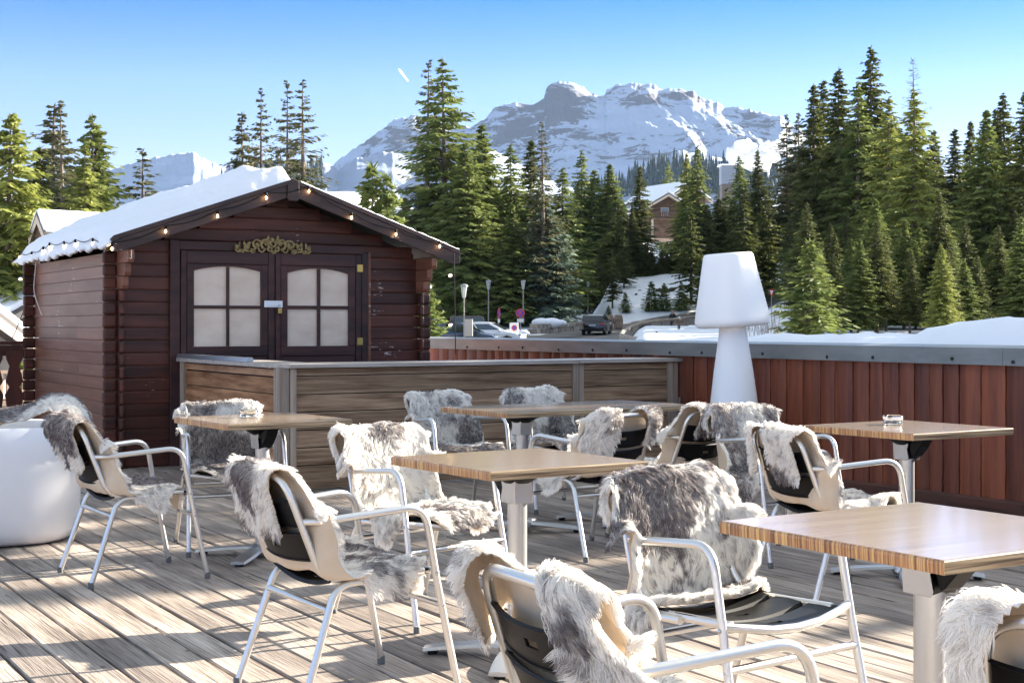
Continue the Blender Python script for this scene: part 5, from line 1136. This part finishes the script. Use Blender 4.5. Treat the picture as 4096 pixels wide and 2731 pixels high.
# ---------------- cars, lamps, signs ----------------
def car(name, loc, rz, col, label, kind='hatch', metal=.5):
    root = empty(name, loc, rz, label=label, cat='car')
    paint = mat('paint_'+name+str(int(col[0]*1000)), col, .22, metal, coat=1.0); glass = mat('car_glass', (.02,.025,.03), .08, coat=.5, spec=.8); tyre = mat('tyre', (.015,.015,.016), .8); rim = mat('alloy_rim', (.35,.35,.36), .3, .9); red = mat('tail_light', (.45,.01,.012), .2, coat=.6); chrome = mat('head_light', (.75,.78,.8), .1, .6)
    if kind == 'suv': L, W, Hh = 4.7, 1.92, 1.66; lower = [(-2.32,.35),(-2.35,.62),(-2.30,.98),(-2.22,1.10),(.95,1.12),(2.0,1.00),(2.33,.82),(2.36,.5),(2.30,.30)]; cab = [(-2.24,1.08),(-1.98,1.52),(-1.75,1.62),(-.6,1.67),(.15,1.62),(1.05,1.10)]; r = .36; wb = 1.42
    elif kind == 'box': L, W, Hh = 4.4, 1.80, 1.98; lower = [(-2.15,.45),(-2.18,1.15),(.75,1.18),(.85,1.12),(2.05,1.07),(2.1,.6),(2.05,.45)]; cab = [(-2.14,1.16),(-2.10,1.88),(-1.98,1.97),(.25,1.97),(.42,1.90),(.72,1.16)]; r = .40; wb = 1.27
    else: L, W, Hh = 4.2, 1.76, 1.46; lower = [(-2.0,.32),(-2.06,.62),(-2.0,.92),(.9,.95),(1.75,.80),(2.06,.60),(2.05,.28)]; cab = [(-1.98,.90),(-1.72,1.28),(-1.45,1.40),(-.5,1.46),(.15,1.42),(1.15,.92)]; r = .31; wb = 1.27
    def arch(poly):     # cut wheel arches in the underside
        pts = list(poly); und = []
        for cxw in (wb, -wb):
            for k in range(9):
                a = math.pi*k/8; und.append((cxw+math.cos(a)*(r+.05), max(.26, r+math.sin(a)*(r+.04)) if 0 < k < 8 else .30))
        return pts+und
    h = W/2
    body = MB(); body.prism(arch(lower), -h, h, 'y'); bo = body.build('body', paint, root, bevel=.05, seg=2, smooth=True)
    cb = MB(); n = len(cab); vs = [(x, -h*.94+ (z-cab[0][1])*.20, z) for x, z in cab]+[(x, h*.94-(z-cab[0][1])*.20, z) for x, z in cab]
    cb.add(vs, [tuple(range(n)), tuple(range(2*n-1,n-1,-1))]+[(i, i+n, (i+1) % n+n, (i+1) % n) for i in range(n)]); cb.build('cabin', paint, root, bevel=.035, seg=2, smooth=True)
    def yside(z): return h*.94-(z-cab[0][1])*.20+.006
    z0 = cab[0][1]+.08; z1 = max(c[1] for c in cab)-.14; xb = cab[0][0]+.35; xf = cab[-1][0]-.32; xft = cab[-2][0]-.02; xbt = cab[1][0]+.22
    for s in (-1, 1):
        cuts = [0, .33, .66, 1] if kind != 'hatch' else [0, .45, 1]
        for a, b_ in zip(cuts[:-1], cuts[1:]):
            q = lambda u, z: (((xb*(1-u)+xf*u) if z == z0 else (xbt*(1-u)+xft*u)), s*yside(z), z)
            e = .02; MB().add([q(a+e, z0), q(b_-e, z0), q(b_-e, z1), q(a+e, z1)], [(0,1,2,3)]).build('side_window', glass, root)
    def quad(nm, x0, za, x1, zb_, wa, wb_, m, off):
        d = Vector((zb_-za, 0, -(x1-x0))).normalized()*off; MB().add([(x0+d.x, -wa, za+d.z),(x0+d.x, wa, za+d.z),(x1+d.x, wb_, zb_+d.z),(x1+d.x, -wb_, zb_+d.z)], [(0,1,2,3)]).build(nm, m, root)
    a, b_ = cab[-1], cab[-2]; quad('windscreen', a[0]*.93+b_[0]*.07, a[1]*.93+b_[1]*.07, a[0]*.1+b_[0]*.9, a[1]*.1+b_[1]*.9, h*.82, h*.72, glass, .008)
    a, b_ = cab[0], cab[1]; quad('rear_window', a[0]*.85+b_[0]*.15, a[1]*.85+b_[1]*.15, a[0]*.08+b_[0]*.92, a[1]*.08+b_[1]*.92, h*.78, h*.70, glass, -.008)
    for s in (-1, 1):
        zt_ = lower[2][1] if kind != 'box' else .95
        MB().box(lower[1][0]-.02, lower[1][0]+.10, s*h-(.34 if s > 0 else .004), s*h+(.004 if s > 0 else .34), zt_-.17, zt_-.04).build('tail_light', red, root, bevel=.01)
        xh = lower[-2][0]; MB().box(xh-.16, xh+.012, s*h-(.36 if s > 0 else .002), s*h+(.002 if s > 0 else .36), .62, .76).build('headlight', chrome, root, bevel=.02)
        MB().box(cab[-1][0]-.42, cab[-1][0]-.30, s*(h+.09)-.09, s*(h+.09)+.09, cab[0][1]+.0, cab[0][1]+.14).build('wing_mirror', paint, root, bevel=.02)
        for xw in (wb, -wb):
            mb = MB(); mb.X = Matrix.Translation((xw, s*(h-.12), r)) @ Matrix.Rotation(R(90), 4, 'X'); mb.lathe([(r*.6,-.11),(r*.93,-.11),(r,-.08),(r,.08),(r*.93,.11),(r*.6,.11)], 28)
            wo = mb.build('wheel', tyre, root, smooth=True); mb = MB(); mb.X = Matrix.Translation((xw, s*(h-.12), r)) @ Matrix.Rotation(R(90), 4, 'X'); mb.lathe([(.02,-.115),(r*.6,-.10),(r*.62,.10),(.02,.115)], 10); mb.build('rim', rim, wo, smooth=True)
    MB().box(lower[1][0]-.012, lower[1][0]-.004, -.26, .26, .72, .83).build('number_plate', mat('number_plate', (.75,.76,.78), .4), root)
    return root
def ground_at(px, py, Y): p = P(px, py, Y); return Vector((p.x, p.y, float(gz(p.x, p.y))))
# dark car driving away
p = P(2375, 1343, 113); rz_ = math.atan2(.96, .28)
c1 = car('dark_car', (p.x+.35, p.y+1.9, float(gz(p.x, p.y+1))+.10), R(78), (.018,.02,.026), 'dark blue-black estate car driving away up the road', 'suv')
def text(s, size, m, parent, loc, rot, name='lettering', ext=.002):
    cu = bpy.data.curves.new(name, 'FONT'); cu.body = s; cu.size = size; cu.align_x = 'CENTER'; cu.align_y = 'CENTER'; cu.extrude = ext
    o = bpy.data.objects.new(name, cu); sc.collection.objects.link(o); bpy.context.view_layer.update(); me_ = bpy.data.meshes.new_from_object(o.evaluated_get(bpy.context.evaluated_depsgraph_get())); bpy.data.objects.remove(o); o = bpy.data.objects.new(name, me_); sc.collection.objects.link(o); me_.materials.clear(); me_.materials.append(m); o.location = loc; o.rotation_euler = rot
    if parent: o.parent = parent
    return o
text('CT 936 AE', .10, mat('plate_black', (.02,.02,.02), .5), c1, (-2.368, 0, .775), (R(90), 0, R(-90)))
w1 = P(1958, 1389, 84); car('white_car', (w1.x, w1.y, float(gz(w1.x, w1.y))+.10), R(-12), (.78,.79,.81), 'white hatchback parked nose right behind the fence', 'hatch', .0)
w2 = P(1850, 1389, 78); car('blue_car', (w2.x, w2.y, float(gz(w2.x, w2.y))+.05), R(-8), (.02,.035,.07), 'dark blue car parked in front of the white one', 'hatch')
w3 = P(1915, 1330, 108); car('off_road_car', (w3.x, w3.y, -.02), R(-6), (.06,.05,.05), 'boxy brown-grey off-road car behind the parked pair', 'box', .3)
# street lamps
def street_lamp(Hh=3.57):
    root = empty('street_lamp', (0,0,0)); pm = mat('lamp_post_metal', (.12,.12,.12), .5, .5); gl_ = mat('frosted_lamp_glass', (.62,.66,.64), .3, trans=.5)
    mb = MB(); mb.lathe([(.09,0),(.09,.3),(.055,.36),(.045,.5),(.038,2.6),(.05,2.66),(.03,2.72),(.06,2.82)], 12); mb.build('post', mat('lamp_post_wrapped', (.16,.15,.13), .6, col2=(.42,.38,.33), scale=(2,2,14)), root, smooth=True)
    MB().lathe([(.07,2.82),(.10,2.86),(.16,3.30),(.165,3.42)], 6).build('lamp_glass', gl_, root)
    mb = MB()
    for k in range(6):
        a = k*math.pi/3; mb.tube([(.10*math.cos(a),.10*math.sin(a),2.85),(.168*math.cos(a),.168*math.sin(a),3.43)], .012, 5)
    mb.build('lamp_ribs', pm, root)
    MB().lathe([(.17,3.42),(.215,3.43),(.20,3.48),(.14,3.535),(.05,3.565),(.01,3.57)], 18).build('lamp_cap', mat('lamp_cap', (.30,.31,.31), .4, .4), root, smooth=True)
    return root
sl0 = street_lamp(); k = 0
for xs_, yt, Yd, lb in [(1704, 1135, 50, 'nearest street lamp, half hidden by the log ends of the hut'), (1856, 1135, 76, 'street lamp above the parked blue and white cars'), (1954, 1119, 107, 'street lamp in front of the off-road car'), (2093, 1120, 118, 'street lamp beside the round no-parking sign'), (2352, 1127, 147, 'farthest street lamp above the stone wall')]:
    o = sl0 if k == 0 else copy_tree(sl0); k += 1; p = P(xs_, yt, Yd); z0 = p.z-3.57; o.location = (p.x, p.y, z0); tag(o, lb, 'street lamp', 'street lamps along the road')
# signs
M_signred = mat('sign_red', (.6,.02,.03), .4); M_signblue = mat('sign_blue', (.02,.07,.45), .4); M_signwhite = mat('sign_white', (.75,.75,.75), .4); M_galv = mat('galvanised', (.32,.33,.34), .45, .7)
def noparking(xs_, yt, yb, Yd, rz, lb):
    a, b_ = P(xs_, yt, Yd), P(xs_, yb, Yd); root = empty('no_parking_sign', (b_.x, b_.y, b_.z), rz, label=lb, cat='road sign'); h = (a.z-b_.z); r = .32
    MB().lathe([(.035,-.3),(.035,h-.1)], 10).build('post', M_galv, root, smooth=True)
    def disc(nm, r0, m, y): mb = MB(); mb.X = Matrix.Translation((0, y, h-r)) @ Matrix.Rotation(R(90), 4, 'X'); mb.lathe([(.001,0),(r0,0),(r0,.012),(.001,.012)], 32); return mb.build(nm, m, root)
    disc('red_rim', r, M_signred, -.04); disc('blue_face', r*.80, M_signblue, -.054)
    mb = MB(); mb.X = Matrix.Translation((0, -.070, h-r)) @ Matrix.Rotation(R(45), 4, 'Y'); mb.box(-r*.8, r*.8, -.002, .0, -.04, .04); mb.box(-.04,.04,-.0045,-.0025,-r*.8,r*.8); mb.build('red_cross', M_signred, root)
    MB().box(-.22,.22,-.05,-.04,h-2*r-.30,h-2*r-.06).build('plate', M_signwhite, root)
noparking(2081, 1234, 1318, 98, R(0), 'round blue and red no-parking sign facing the terrace')
noparking(1993, 1232, 1330, 92, R(72), 'round sign seen almost edge-on between the cars and the ticket post')
# ticket post
p = P(2056, 1352, 86); b_ = empty('ticket_post', (p.x, p.y, float(gz(p.x,p.y))), R(5), label='white ticket post with a red disc beside the parked cars', cat='ticket machine')
tz = P(2056, 1290, 86).z-b_.location.z
MB().box(-.26,.26,-.14,.14,0,tz).build('cabinet', M_signwhite, b_, bevel=.02); mb = MB(); mb.X = Matrix.Translation((0,-.141,tz-.32)) @ Matrix.Rotation(R(90),4,'X'); mb.lathe([(.001,0),(.17,0),(.17,.01),(.001,.01)], 24); mb.build('red_disc', M_signred, b_)
mb = MB(); mb.X = Matrix.Translation((0,-.153,tz-.32)) @ Matrix.Rotation(R(90),4,'X'); mb.lathe([(.001,0),(.10,0),(.10,.004),(.001,.004)], 24); mb.build('blue_disc', M_signblue, b_); MB().box(-.12,.12,-.148,-.141,tz-1.05,tz-.95).build('slot', M_black, b_)
# parcel box at lamp foot
p = P(1874, 1330, 74); o = MB().box(-.22,.22,-.15,.15,0,.9).build('junction_box', mat('grey_box', (.45,.43,.40), .6), bevel=.02); o.location = (p.x, p.y, p.z-.2); tag(o, 'small grey cabinet on the second street lamp post', 'cabinet')
# yield sign in the forest
p = P(3086, 1172, 100); yz = float(gz(p.x, p.y)); ys_ = empty('yield_sign', (p.x, p.y, yz), 0, label='small red-edged triangular yield sign in front of the dark forest', cat='road sign'); hh = p.z-yz; ys_.scale = (.62,.62,1)
MB().lathe([(.03,-.3),(.03,hh)], 8).build('post', M_galv, ys_); mb = MB(); mb.prism([(-.33,hh+.25),(.33,hh+.25),(0,hh-.32)], -.045, -.035); mb.build('red_triangle', M_signred, ys_); mb = MB(); mb.prism([(-.2,hh+.18),(.2,hh+.18),(0,hh-.17)], -.052, -.0455); mb.build('white_face', M_signwhite, ys_)
# stone wall
M_stone = mat('rubble_stone', (.20,.17,.14), .8, col2=(.42,.37,.31), scale=(2,2,2), tone=.35, bump=.5)
sw = empty('stone_wall', (0,0,0), 0, label='low rubble stone wall with snow on top below the blue spruce', cat='wall'); mb = MB(); rr = random.Random(8)
ptsw = [(2118,1322,99),(2190,1319,101),(2290,1310,108),(2330,1303,114),(2400,1296,126),(2470,1290,135)]; tops = [1294,1293,1290,1283,1262,1262]
for i in range(len(ptsw)-1):
    a = P(*ptsw[i]); b2 = P(*ptsw[i+1]); at_ = P(ptsw[i][0], tops[i], ptsw[i][2]); bt = P(ptsw[i+1][0], tops[i+1], ptsw[i+1][2]); ln = (b2-a).length; n = max(2, int(ln/.55)); hgt = max(at_.z-a.z, .5); nr2 = max(2, int(hgt/.28))
    for u in range(n):
        for v in range(nr2):
            t = (u+(.5 if v % 2 else 0))/n; t = min(t, .98); c = a*(1-t)+b2*t; h0 = (at_.z*(1-t)+bt.z*t)-c.z; mb.rn = rr.random(); mb.X = Matrix.Translation((c.x, c.y, c.z-.25+(h0+.25)*v/nr2)) @ Matrix.Rotation(math.atan2((b2-a).y, (b2-a).x), 4, 'Z')
            mb.box(-.0, ln/n*rr.uniform(.85,.97), -.2-rr.random()*.06, .2, .01, (h0+.25)/nr2*.95)
mb.build('stones', M_stone, sw, bevel=.03)
mb = MB()
for (x, y, r_, Yd) in [(2165,1290,30,101),(2205,1292,34,101.5),(2240,1292,22,103)]:
    c = P(x, y, Yd); q = r_/F*Yd; bm = bmesh.new(); bmesh.ops.create_icosphere(bm, subdivisions=3, radius=1); mb.add([(c.x+v.co.x*q*1.3, c.y+v.co.y*q, c.z+v.co.z*q*.62) for v in bm.verts], [[v.index for v in f.verts] for f in bm.faces]); bm.free()
o = mb.build('snow_heap', M_snow, smooth=2); tag(o, 'rounded lump of snow on the stone wall', 'snow', kind='stuff')
mb = MB()
for (x, y, r_, Yd) in [(2010,1340,30,90),(2035,1332,22,92),(2090,1335,24,95),(2060,1340,24,93)]:
    c = P(x, y, Yd); q = r_/F*Yd; bm = bmesh.new(); bmesh.ops.create_icosphere(bm, subdivisions=3, radius=1); mb.add([(c.x+v.co.x*q*1.3, c.y+v.co.y*q, c.z+v.co.z*q*.6) for v in bm.verts], [[v.index for v in f.verts] for f in bm.faces]); bm.free()
o = mb.build('roadside_snow', M_snow, smooth=2); tag(o, 'ploughed snow heaped behind the ticket post', 'snow', kind='stuff')
# wooden guard rail along the berm
M_log = mat('pale_log', (.20,.16,.13), .7, col2=(.42,.35,.27), scale=(6,6,6))
gr = empty('guard_rail', (0,0,0), 0, label='curving rail of pale round logs along the snowy bend of the road', cat='guard rail')
gp = [P(2600,1362,76), P(2560,1358,78), P(2505,1348,82), P(2484,1340,88), P(2492,1326,95), P(2525,1308,103), P(2562,1295,110), P(2600,1287,113), P(2650,1281,116), P(2700,1277,118), P(2745,1271,120), P(2790,1265,123), P(2850,1258,127)]
for i in range(len(gp)-1):
    MB().tube([gp[i], gp[i+1]], .13, 10).build('log', M_log, gr, smooth=True)
for i in range(1, len(gp)-1):
    MB().tube([gp[i]-Vector((0,-.15,1.0)), gp[i]+Vector((0,.15,.06))], .11, 8).build('post', M_log, gr, smooth=True)
# stone bollards by the car
for x, y, lb in [(2442,1290,'squat brown stone bollard nearest the dark car'),(2468,1288,'brown stone bollard in the middle of the three'),(2479,1287,'brown stone bollard farthest from the dark car')]:
    p = P(x, 1299, 122); z_ = float(gz(p.x, p.y)); o = MB().lathe([(.20,-.3),(.26,0),(.29,.30),(.27,.62),(.20,.88),(.02,.92)], 14).build('stone_bollard', mat('brown_stone', (.16,.09,.06), .8, col2=(.42,.32,.22), scale=(3,3,3)), smooth=True); o.location = (p.x, p.y, max(z_, p.z-.05)); tag(o, lb, 'bollard', 'stone bollards beyond the dark car')
# snowy box and stake
p = P(2790, 1333, 96); bx = empty('wooden_box', (p.x, p.y, p.z-.3), R(-6), label='low dark wooden crate under a cushion of snow on the berm', cat='crate')
MB().box(-.7,.65,-.5,.5,0,.46).build('box', mat('dark_box', (.06,.055,.05), .8), bx, bevel=.02); MB().lathe([(.01,.44),(.8,.44),(.92,.56),(.84,.75),(.5,.84),(.01,.86)], 24, sq=3).build('snow_cap', M_snow, bx, smooth=2)
a, b2 = P(2626, 1326, 80), P(2626, 1364, 80); o = MB().tube([(0,0,0),(.01,0,a.z-b2.z+.0)], .06, 8).build('stake', mat('dark_stake', (.03,.028,.03), .7)); o.location = b2; tag(o, 'short dark stake standing in the snow behind the fence', 'stake')
# rocks on the bank
mb = MB(); rr = random.Random(12)
for (x, y, sx_, sz_) in [(2470,1172,24,9),(2450,1168,14,6),(2655,1164,38,12),(2690,1158,16,8),(2545,1178,6,5),(2560,1162,8,3),(2740,1200,22,12),(2760,1210,26,10),(2790,1215,20,8),(2590,1196,5,3),(2540,1150,5,2),(2405,1175,9,4)]:
    d = (P(x, y, 1)-Vector((0,0,EYE))).normalized(); ok, loc, nn, ii = bpy.data.objects['ground'].ray_cast(Vector((0,0,EYE)), d)
    if not ok: continue
    q = loc.y/F; bm = bmesh.new(); bmesh.ops.create_icosphere(bm, subdivisions=3, radius=1); mb.add([tuple(loc+Vector((v.co.x*sx_*q, v.co.y*sz_*q*1.5, v.co.z*sz_*q))*(.75+.5*vnoise(v.co.x*3+x, v.co.z*4+y, 3))) if 0 else tuple(loc+Vector((v.co.x*sx_*q*(.7+.6*float(vnoise(v.co.x*3+x, v.co.z*4+y, 3))), v.co.y*sz_*q*1.5, v.co.z*sz_*q*(.7+.6*float(vnoise(v.co.y*3+x, v.co.x*4+y, 4)))))) for v in bm.verts], [[v.index for v in f.verts] for f in bm.faces]); bm.free()
o = mb.build('earth_patches', mat('bare_earth', (.035,.025,.018), .95, col2=(.09,.065,.04), scale=(.8,.8,.8), bump=.8)); tag(o, 'brown earth and scrub showing through the snowy bank', 'earth', kind='stuff')
# bare shrubs on the slope
mb = MB(); rr = random.Random(31)
for i in range(130):
    x = rr.uniform(2960, 3120); y = rr.uniform(1290, 1370); a = P(x, y, 60); mb.tube([a, a+Vector((rr.uniform(-.12,.12), 0, rr.uniform(.3,.8)))], .007, 3, cap=False)
o = mb.build('dry_stems', mat('dry_stem', (.16,.12,.11), .8)); tag(o, 'thin dry stems poking from the snow right of the lamp', 'dry stems', kind='stuff')
# ---------------- people ----------------
def person(loc, rz, joints, radii, edges, cloth, extra, label):
    me = bpy.data.meshes.new('person'); names = list(joints); me.from_pydata([joints[k] for k in names], [(names.index(a), names.index(b)) for a, b in edges], [])
    o = bpy.data.objects.new('person', me); sc.collection.objects.link(o); sk = o.modifiers.new('skin', 'SKIN')
    for i, k in enumerate(names): r_ = radii[k]; me.skin_vertices[0].data[i].radius = (r_, r_) if not isinstance(r_, tuple) else r_
    me.skin_vertices[0].data[names.index('pelvis')].use_root = True
    ss = o.modifiers.new('sub', 'SUBSURF'); ss.levels = ss.render_levels = 2
    dg_ = bpy.context.evaluated_depsgraph_get(); m2 = bpy.data.meshes.new_from_object(o.evaluated_get(dg_)); o.modifiers.clear(); o.data = m2
    for m in cloth: m2.materials.append(m)
    for p_ in m2.polygons:
        z_ = p_.center.z; x_ = abs(p_.center.x)
        p_.material_index = extra(p_.center)
        p_.use_smooth = True
    o.location = loc; o.rotation_euler.z = rz; tag(o, label, 'person'); return o
M_skin = mat('skin', (.45,.27,.19), .6); M_coat = mat('dark_coat', (.018,.018,.022), .8); M_pants = mat('dark_trousers', (.02,.022,.03), .8); M_brownc = mat('brown_jacket', (.13,.085,.065), .8); M_hair1 = mat('blond_hair', (.36,.20,.11), .7); M_beanie = mat('grey_white_hat', (.45,.45,.45), .8)
E = [('pelvis','chest'),('chest','neck'),('neck','head'),('head','top'),('chest','sl'),('sl','el'),('el','hl'),('chest','sr'),('sr','er'),('er','hr'),('pelvis','hipl'),('hipl','kl'),('kl','al'),('al','tl'),('pelvis','hipr'),('hipr','kr'),('kr','ar'),('ar','tr')]
for s in 'lr':
    for f in range(5): E.append(('h'+s, 'f%s%d' % (s, f)))
def joints(h, stride=.12, elbow=.12):
    J = {'pelvis': (0,0,h*.52),'chest': (0,0,h*.76),'neck': (0,0,h*.845),'head': (0,.01,h*.90),'top': (0,.0,h*.965)}
    for s, sg in (('l',-1),('r',1)):
        J['s'+s] = (sg*.19,0,h*.80); J['e'+s] = (sg*(.24+elbow*.3),-.02,h*.62); J['h'+s] = (sg*(.20+elbow*.1),.12,h*.50); st = stride*sg
        J['hip'+s] = (sg*.09,0,h*.49); J['k'+s] = (sg*.10,st*.6+.03,h*.27); J['a'+s] = (sg*.10,st,h*.045); J['t'+s] = (sg*.11,st+.14,.02)
        for f in range(5): J['f%s%d' % (s, f)] = (sg*(.20+elbow*.1)+(f-2)*.018, .12+.06+(.02 if f == 2 else 0)-(.04 if f == 0 else 0), h*.50-.055+(.02 if f == 0 else 0))
    return J
def radd(J, bulk): 
    d = {}
    for k in J:
        d[k] = {'pelvis':(.16*bulk,.12*bulk),'chest':(.19*bulk,.13*bulk),'neck':.055,'head':.105,'top':.07}.get(k) or (.07*bulk if k[0] == 's' else .055*bulk if k[0] == 'e' else .035 if k in ('hl','hr') else .085 if k[:3] == 'hip' else .065 if k[0] == 'k' else .045 if k[0] == 'a' else .04 if k[0] == 't' else .010)
    return d
def pcol(h, top, waist):
    def f(c):
        if c.z > h*.86: return 0
        if c.z > h*waist: return 1 if not (abs(c.x) > .17 and c.z < h*.53) else 0
        return 2
    return f
p = P(2690, 1300, 119); J = joints(1.68); z_ = float(gz(p.x, p.y)); p1 = person((p.x, p.y, P(2690,1241,119).z-1.70), R(160), J, radd(J, 1.1), E, [M_skin, M_coat, M_pants], pcol(1.68, 0, .40), 'blond person in a dark coat standing behind the log rail')
def cap_hair(par, h, m, low):
    mb = MB(); mb.lathe([(.01,.15),(.06,.14),(.105,.09),(.122,.03),(.122,-.02-low),(.10,-.05-low),(.02,-.05-low)], 16, (0,-.018,h*.905)); o = mb.build('hair' if low else 'hat', m, par, smooth=2)
cap_hair(p1, 1.68, M_hair1, .12)
p = P(2716, 1331, 95); J = joints(1.70, .06, .5); zz = p.z; p2 = person((p.x, p.y, zz), R(20), J, radd(J, 1.35), E, [M_skin, M_brownc, M_pants], pcol(1.70, 0, .42), 'person in a bulky brown jacket and pale hat walking in front of the rail')
p2.scale = (.66, .66, .64); cap_hair(p2, 1.70, M_beanie, 0)
# ---------------- chalets ----------------
M_timber = mat('chalet_timber', (.07,.042,.028), .8, col2=(.16,.10,.065), scale=(1,1,5)); M_tile = mat('chalet_roof', (.10,.09,.085), .8); M_wallp = mat('chalet_render', (.50,.42,.34), .8); M_pane = mat('chalet_glass', (.25,.30,.36), .1, spec=.8)  # timber colour darkened to stand in for shade on the forest chalets
def chalet(name, loc, rz, W_, L_, eave, rise, label, over=1.0, mats_=(M_timber,), windows=((-1,1.0),(1,1.0)), balcony=True, snow=.35):
    root = empty(name, loc, rz, label=label, cat='chalet'); h = W_/2
    mb = MB(); mb.prism([(-h,-3),(h,-3),(h,eave),(0,eave+rise),(-h,eave)], 0, L_); mb.build('walls', mats_[0], root)
    sl_ = rise/h; o_ = over
    for s in (-1, 1):
        mb = MB(); mb.prism([(0,eave+rise+.05),(s*(h+o_),eave-sl_*o_+.05),(s*(h+o_),eave-sl_*o_-.2),(0,eave+rise-.2)], -o_*1.3, L_+o_); mb.build('roof', M_tile, root)
        mb = MB(); mb.prism([(0,eave+rise+.06),(s*(h+o_),eave-sl_*o_+.06),(s*(h+o_-.05),eave-sl_*o_+.06+snow*.8),(s*.3,eave+rise+.06+snow-sl_*.3),(0,eave+rise+.06+snow)], -o_*1.25, L_+o_*.9); so2 = mb.build('roof_snow', M_snow, root, bevel=.08, seg=2)
        mb = MB(); mb.prism([(0,eave+rise-.1),(s*(h+o_),eave-sl_*o_-.1),(s*(h+o_),eave-sl_*o_-.42),(0,eave+rise-.45)], -o_*1.32, -o_*1.25); mb.build('barge_board', M_wallp, root)
    for wx, wz in windows:
        f = MB().box(wx-.62,wx+.62,-.08,.0,wz,wz+1.25).build('window', M_wallp, root); MB().box(wx-.5,wx+.5,-.1,-.081,wz+.12,wz+1.13).build('pane', M_pane, f)
    if balcony:
        mb = MB(); mb.box(-h*.95,h*.95,-1.1,-.02,-.35,-.2); mb.box(-h*.95,h*.95,-1.1,-1.04,.62,.72)
        for i in range(int(W_/.3)): x_ = -h*.93+i*.3; mb.box(x_,x_+.16,-1.09,-1.05,-.2,.62)
        mb.build('balcony', M_timber, root)
        for s in (-1, 1): MB().box(s*h*.9-.12,s*h*.9+.12,-1.05,-.8,-5,-.35).build('post', M_wallp, root)
    return root
a = P(2664, 776, 205); chalet('forest_chalet', (a.x, 205, a.z-1.9-1.5), R(12), 5.2, 9, 1.9, 1.5, 'timber chalet with a snowy gable glimpsed among the forest spruces', windows=((-.2,.2),))
b3 = P(2745, 718, 226); chalet('large_forest_chalet', (b3.x, 226, b3.z-3-2.9), R(30), 7.5, 10, 3.0, 2.3, 'bigger snow-roofed chalet partly hidden behind the gabled one', over=.8, windows=((-2,.5),(1.6,.5)), balcony=False)
p0 = P(2886, 735, 260); p1_ = P(2942, 662, 260); ct = empty('roof_tower', (p0.x, 260, p0.z), R(0), label='grey-blue slatted tower block with a cap above the forest roofs', cat='tower'); w_ = p1_.x-p0.x; h_ = p1_.z-p0.z
mb = MB()
for i in range(12): mb.box(0, w_, 0, 3, h_*i/12, h_*(i+.82)/12)
mb.build('louvres', mat('blue_grey_metal', (.22,.26,.33), .5, .3), ct); MB().box(-.3, w_+.5, -.3, 3.3, h_+.01, h_+.25).build('cap', M_snow, ct); MB().box(.1, w_-.1, .1, 2.9, -8, h_-.05).build('core', M_tile, ct)
# chalets at far left
a = P(160, 842, 60); chalet('small_gabled_roof', (a.x, 60, a.z-2.0), R(-50), 1.5, 2.6, 1.1, .8, 'little dark gable with a snowy roof left behind the hut', over=.12, windows=(), balcony=False, snow=.14)
a = P(30, 1122, 42); chalet('left_chalet', (a.x-2.2, 42, a.z-1.9-1.5), R(62), 6.5, 6, 1.5, 1.9, 'pale timber chalet with a thick snowy roof at the far left edge', over=.7, mats_=(M_wallp,), windows=((-1,-.8),(1,-.8)), balcony=True, snow=.35)
a = P(200, 955, 50); o = chalet('low_snowy_roof', (a.x-3.2, 62, a.z-3.9), R(58), 6, 5, 1.5, 1.4, 'low snow-covered roof seen just past the left eave of the hut', over=.5, windows=(), balcony=False, snow=.4)
# ---------------- haze ----------------
hz = MB(); hz.box(-4200, 4200, -60, 6500, -12, 1150); hm = bpy.data.materials.new('haze'); hm.use_nodes = True; hn = hm.node_tree.nodes
hn.remove(hn['Principled BSDF']); pv = hn.new('ShaderNodeVolumePrincipled'); pv.inputs['Color'].default_value = (.45,.66,1,1); pv.inputs['Density'].default_value = 2.4e-5; pv.inputs['Anisotropy'].default_value = 0
hm.node_tree.links.new(pv.outputs[0], hn['Material Output'].inputs['Volume'])
o = hz.build('haze', hm); tag(o, 'pale mountain air fading the far slopes', 'haze', kind='stuff')
